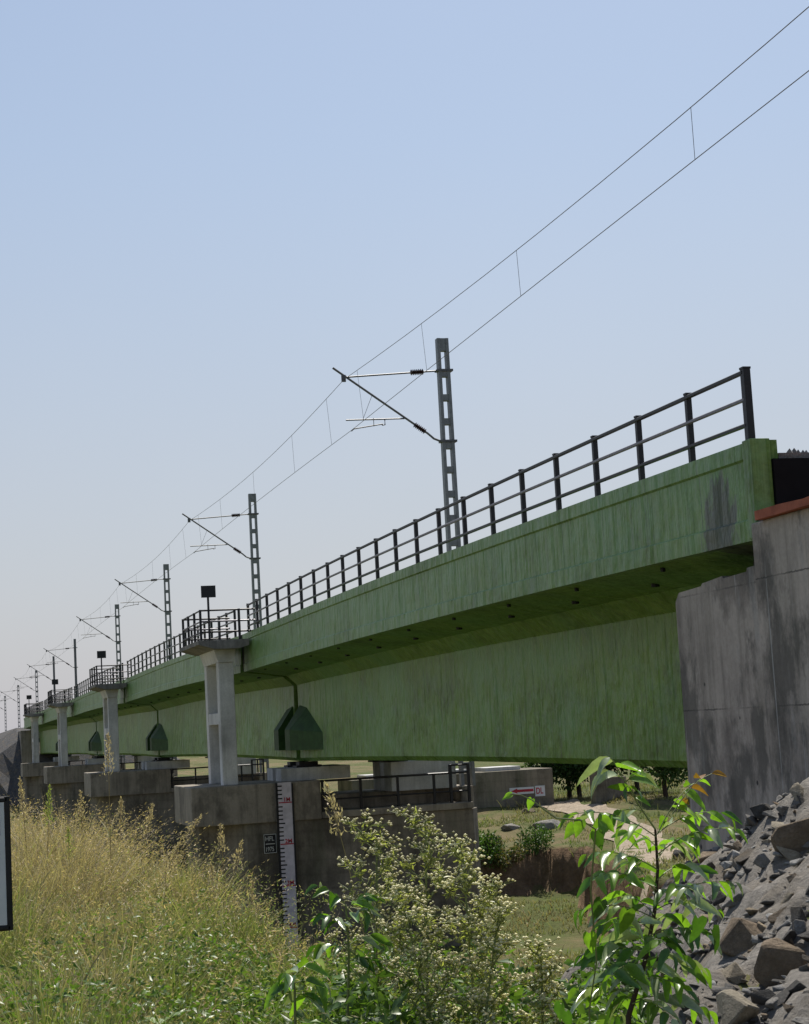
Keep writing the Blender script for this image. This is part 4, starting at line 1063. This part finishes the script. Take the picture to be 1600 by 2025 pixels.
sp_pts = [at_depth(x, y, DS+dd_) for x, y, dd_ in ((1243, 2010, 0), (1276, 1900, .02), (1295, 1800, .03), (1301, 1720, .02), (1296, 1640, 0), (1262, 1590, -.02), (1224, 1525, -.03))]
ft = sp_pts[0].copy(); ft += Vector((-.06, -.02, 0)); ft.z = tz(ft.x, ft.y)
sap = thing('sapling', ft, 'tall green sapling with pinnate leaves in front of the rubble slope', 'sapling')
G().tube([ft-Vector((0, 0, .05))]+sp_pts[:5], [.011, .009, .0075, .0065, .005, .004], 7).build('stem', M['bark'], sap)
G().tube(sp_pts[4:], [.0035, .0025, .0015], 5).build('top_shoot', M['stemg'], sap)
mixg = {'leaf_lime': 7, 'leaf_green': 2, 'leaf_pale': 5}
dark = {'leaf_lime': 5, 'leaf_green': 4, 'leaf_pale': 5}
pale = {'leaf_pale': 5, 'leaf_lime': 1}
CL = [  # attach px, tip px, dz, leaflets, length, mix
    ((1224, 1525), (1205, 1498), -.03, 3, .095, pale), ((1232, 1540), (1196, 1532), .02, 3, .10, pale), ((1236, 1548), (1272, 1532), -.05, 3, .095, pale),
    ((1262, 1590), (1240, 1555), -.08, 4, .06, mixg), ((1275, 1605), (1215, 1610), .05, 4, .075, pale),
    ((1298, 1655), (1128, 1612), -.12, 9, .078, mixg), ((1298, 1650), (1440, 1610), .12, 9, .078, mixg), ((1300, 1690), (1452, 1640), -.1, 9, .075, {'leaf_lime': 7, 'leaf_pale': 2}),
    ((1300, 1650), (1380, 1545), .1, 6, .07, {'leaf_lime': 4, 'leaf_rust': 2}), ((1330, 1610), (1408, 1530), .05, 4, .07, {'leaf_rust': 5, 'leaf_pale': 1}),
    ((1301, 1720), (1160, 1690), .1, 9, .08, mixg), ((1300, 1740), (1390, 1720), .2, 7, .07, mixg), ((1299, 1760), (1170, 1735), -.15, 8, .08, mixg),
    ((1296, 1790), (1455, 1745), -.05, 9, .075, mixg), ((1296, 1800), (1420, 1800), .15, 8, .075, dark), ((1293, 1815), (1145, 1800), .1, 9, .08, dark),
    ((1288, 1840), (1190, 1830), -.2, 7, .08, dark), ((1285, 1850), (1400, 1850), -.12, 8, .08, dark), ((1280, 1885), (1150, 1890), .05, 9, .08, dark),
    ((1275, 1900), (1390, 1915), .1, 8, .08, dark), ((1270, 1915), (1200, 1940), -.2, 7, .085, dark), ((1262, 1940), (1360, 1960), -.15, 8, .08, dark),
    ((1299, 1675), (1225, 1650), .2, 7, .07, mixg), ((1300, 1700), (1370, 1665), .25, 7, .07, mixg), ((1298, 1770), (1235, 1700), .2, 7, .075, mixg), ((1297, 1780), (1370, 1760), -.2, 7, .075, mixg),
    ((1294, 1810), (1215, 1770), .2, 8, .08, mixg), ((1290, 1830), (1350, 1830), .25, 7, .08, dark), ((1284, 1860), (1330, 1890), -.25, 7, .08, dark), ((1282, 1870), (1220, 1860), .25, 8, .08, dark),
    ((1268, 1920), (1320, 1940), .2, 7, .08, dark), ((1262, 1945), (1180, 1930), .15, 8, .08, dark), ((1252, 1975), (1220, 2010), .2, 7, .08, dark), ((1250, 1980), (1400, 2000), .1, 9, .08, mixg),
    ((1255, 1965), (1150, 1975), .1, 8, .085, dark), ((1250, 1985), (1330, 2015), -.2, 7, .085, dark)]
for k, (a, tp, dz, nl, ln, kd) in enumerate(CL):
    compound(sap, at_depth(a[0], a[1], DS), at_depth(tp[0], tp[1], DS+dz), nl, ln*1.04, kd, 700+k, .45)
# two smaller saplings left of it
def small_sapling(name, pts, dep, label, leaves_, ln, kinds, seed):
    P_ = [at_depth(x, y, dep) for x, y in pts]; ft = P_[0].copy(); ft.z = tz(ft.x, ft.y)
    t = thing(name, ft, label, 'sapling'); G().tube([ft]+P_, [.007]+[.006-.0035*k/len(P_) for k in range(len(P_))], 6).build('stem', M['stemg'], t)
    for k, (a, tp, nl) in enumerate(leaves_): compound(t, at_depth(*a, dep), at_depth(*tp, dep+random.uniform(-.1, .1)), nl, ln, kinds, seed+k, .6)
small_sapling('sapling', [(688, 2000), (690, 1880), (684, 1790)], 7.2, 'small sapling with drooping leaves in front of the flood gauge pier',
    [((684, 1790), (628, 1752), 5), ((685, 1800), (735, 1772), 7), ((686, 1820), (735, 1800), 6), ((687, 1840), (640, 1810), 6), ((689, 1870), (760, 1850), 7), ((689, 1880), (625, 1870), 6), ((689, 1900), (745, 1900), 6)], .085, {'leaf_pale': 3, 'leaf_lime': 3, 'leaf_green': 4}, 820)
small_sapling('sapling', [(584, 2030), (583, 1960), (580, 1935)], 6.6, 'low young sapling with a pale stem at the bottom, right of the grass',
    [((580, 1935), (622, 1900), 4), ((580, 1935), (560, 1925), 4), ((581, 1945), (640, 1945), 6), ((582, 1950), (545, 1945), 5), ((583, 1965), (620, 1985), 5)], .09, {'leaf_pale': 4, 'leaf_lime': 4, 'leaf_green': 2}, 860)

# ---- vine with heart-shaped leaves beside the sapling
hm_ = bpy.data.meshes.new('heart_leaf'); hv_ = [(0, 0, 0)]
hp_ = [(.02, .0), (-.12, .22), (-.05, .42), (.15, .5), (.4, .42), (.68, .24), (1, 0), (.68, -.24), (.4, -.42), (.15, -.5), (-.05, -.42), (-.12, -.22)]
hv_ = [(.35, 0, -.06)]+[(x, y*.62, .34*abs(y)-.30*max(0, x)**2+.05*math.sin(9*x+5*y)) for x, y in hp_]
hm_.from_pydata(hv_, [], [(0, 1+k, 1+(k+1) % 12) for k in range(12)]); hm_.materials.append(M['leaf_green']); hm_.polygons.foreach_set('use_smooth', [True]*12); hm_.update()
hl_ = hm_.copy(); hl_.materials.clear(); hl_.materials.append(M['leaf_lime'])
vp = [at_depth(x, y, d_) for x, y, d_ in ((1165, 2000, 5.5), (1180, 1900, 5.45), (1168, 1760, 5.4), (1178, 1640, 5.35), (1150, 1622, 5.3), (1100, 1618, 5.3), (1075, 1600, 5.3), (1052, 1582, 5.3), (1030, 1572, 5.3), (1008, 1570, 5.3))]
vf = vp[0].copy(); vf.z = tz(vf.x, vf.y)
vine = thing('vine', vf, 'thin vine reaching left beneath the DL sign, with heart-shaped leaves', 'vine')
G().tube([vf]+vp, [.003]*8+[.0018]*3, 5).build('tendril', M['stemg'], vine)
for (px, py, dd_, L_, ang, mm) in ((1012, 1572, 0, .035, 200, hl_), (1052, 1580, 0, .04, 250, hl_), (1150, 1622, -.05, .06, 250, hl_), (1178, 1645, .03, .065, 290, hm_), (1190, 1620, .05, .06, 320, hl_), (1135, 1632, 0, .055, 235, hl_),
                                  (1380, 1815, -.2, .082, 262, hm_), (1408, 1838, -.2, .078, 290, hm_), (1190, 1780, 0, .07, 250, hm_), (1165, 1845, 0, .07, 280, hl_), (1240, 1800, -.1, .08, 260, hl_), (1110, 1985, 0, .06, 260, hm_), (1140, 1960, 0, .05, 230, hl_), (1120, 2000, -.1, .06, 280, hm_)):
    p = at_depth(px, py, 5.35+dd_); d1 = (RGT*math.cos(R(ang))+UPV*math.sin(R(ang))).normalized(); z_ = (-FWD*.75+Vector((random.gauss(0, .3), 0, .6))).normalized()
    y_ = z_.cross(d1).normalized(); z_ = d1.cross(y_); o = bpy.data.objects.new('leaf', mm); COL.objects.link(o); o.parent = vine
    o.matrix_local = Matrix.Translation(p-org(vine)) @ Matrix((d1, y_, z_)).transposed().to_4x4() @ Matrix.Diagonal((L_, L_, L_, 1))

# ---- two milkweed plants with big pale leaves at the bottom left
bl = leaflet_mesh('broad_leaf', 1, .75, M['leaf_matt'], .15, .12, 0)
for k, (px, dep, lab) in enumerate(((145, 8.8, 'broad pale leaves of a milkweed plant in the grass, bottom left'), (325, 8.6, 'broad pale leaves of a milkweed plant, bottom, left of centre'))):
    b_ = at_depth(px, 2060, dep); b_.z = tz(b_.x, b_.y); t = thing('milkweed', b_, lab, 'plant', 'milkweed plants in the grass')
    tp = at_depth(px, 2020, dep); G().tube([b_, tp], [.008, .005], 6).build('stem', M['stemg'], t)
    for q in range(7):
        an = q*2.4; d1 = Vector((math.cos(an), math.sin(an), .55)).normalized(); y_ = Vector((0, 0, 1)).cross(d1).normalized(); z_ = d1.cross(y_)
        o = bpy.data.objects.new('leaf', bl); COL.objects.link(o); o.parent = t; L_ = random.uniform(.09, .14)
        o.matrix_local = Matrix.Translation(b_.lerp(tp, 1-.09*q)-b_) @ Matrix((d1, y_, z_)).transposed().to_4x4() @ Matrix.Diagonal((L_, L_, L_, 1))

# ---- bushes and trees beyond the bridge
def crown(P0, rad, n, Ls, c0, c1, squash=.8, clumps=14):
    cen = rng.normal(size=(clumps, 3)); cen /= np.linalg.norm(cen, axis=1)[:, None]; cen *= (rng.random((clumps, 1))**.4)*rad*.75; cen[:, 2] *= squash
    k = rng.integers(0, clumps, n); rr = rad*.42*rng.random((n, 1))**.45; dv = rng.normal(size=(n, 3)); dv /= np.linalg.norm(dv, axis=1)[:, None]
    P = np.array(P0)+cen[k]+dv*rr; j = rng.random((n, 1))
    return leaves(P, dv+rng.normal(0, .6, (n, 3)), rng.uniform(.6, 1.2, n)*Ls, rng.uniform(.35, .6, n)*Ls, (c0*(1-j)+c1*j)*(.75+.5*rng.random((clumps, 1)))[k])
def bush(px, py, rpx, lab, c1, n=1600, Ls=.12):
    p = hit(px, py); r_ = rpx/FPX*p.dot(FWD); t = thing('bush', p, lab, 'bush')
    g = G()
    for q in range(5): g.tube([p-Vector((0, 0, .05)), p+Vector((random.gauss(0, .4), random.gauss(0, .4), 1))*r_], [.02, .008], 5)
    g.build('stem', M['bark'], t)
    tag(fast('foliage', *crown(p+Vector((0, 0, r_*.7)), r_*1.3, n, Ls, DGR, c1, .7, 9), M['treeleaf'], t), kind='stuff')
bush(972, 1725, 40, 'leafy green bush right beside the sunlit corner of the nearest pier', np.array([.10, .18, .03]))
bush(1062, 1682, 32, 'round green bush on the brown bank edge', np.array([.09, .15, .035]), 1200, .10)
bush(1000, 1745, 30, 'dry brownish bush at the foot of the eroded bank', np.array([.22, .16, .08]), 1200, .10)
def tree(px, py, rad, hgt, lab, n=7000):
    p = hit(px, py); t = thing('tree', p, lab, 'tree', 'trees beyond the bridge'); r = random.Random(px)
    top = p+Vector((r.gauss(0, .15), r.gauss(0, .15), hgt)); pts = [p-Vector((0, 0, .1)), p.lerp(top, .35)+Vector((r.gauss(0, .06), 0, 0)), p.lerp(top, .7), top]
    g = G(); g.tube(pts, [.10, .08, .065, .04], 7)
    for q in range(6):
        a = pts[1].lerp(pts[3], r.random()); an = q*1.1+r.random(); g.tube([a, a+Vector((math.cos(an), math.sin(an), .7))*rad*.7], [.04, .015], 5)
    g.build('trunk', M['bark'], t)
    tag(fast('crown', *crown(top+Vector((0, 0, rad*.15)), rad, n, .17, DGR*.8, np.array([.06, .11, .03]), .75, 18), M['treeleaf'], t), kind='stuff')
for px, py, rad, hgt, lab in ((1127, 1582, 1.5, 1.45, 'dark tree with two trunks just right of the old pier'), (1148, 1580, 1.5, 1.55, 'slanting dark tree, second from the old pier'),
        (1200, 1572, 1.7, 1.7, 'dark tree above the dark concrete post'), (1318, 1578, 1.5, 1.45, 'dark tree nearest the abutment, with one thin trunk'), (1262, 1566, 1.6, 1.9, 'dark tree behind the sapling top')):
    tree(px, py, rad, hgt, lab)
p = hit(1190, 1588); sh = thing('concrete_post', p, 'dark square concrete post with a low wall, under the trees beyond the bridge', 'post')
G().box(p.x-.22, p.x+.22, p.y, p.y+.45, p.z-.2, p.z+1.35, .02).build('pillar', M['pier'], sh)
G().box(p.x-.27, p.x+.27, p.y-.05, p.y+.5, p.z+1.351, p.z+1.43, .01).build('cap', M['cap'], sh)
G().box(p.x+.222, p.x+1.0, p.y+.1, p.y+.35, p.z-.2, p.z+.85, .02).build('low_wall', M['cap'], sh)
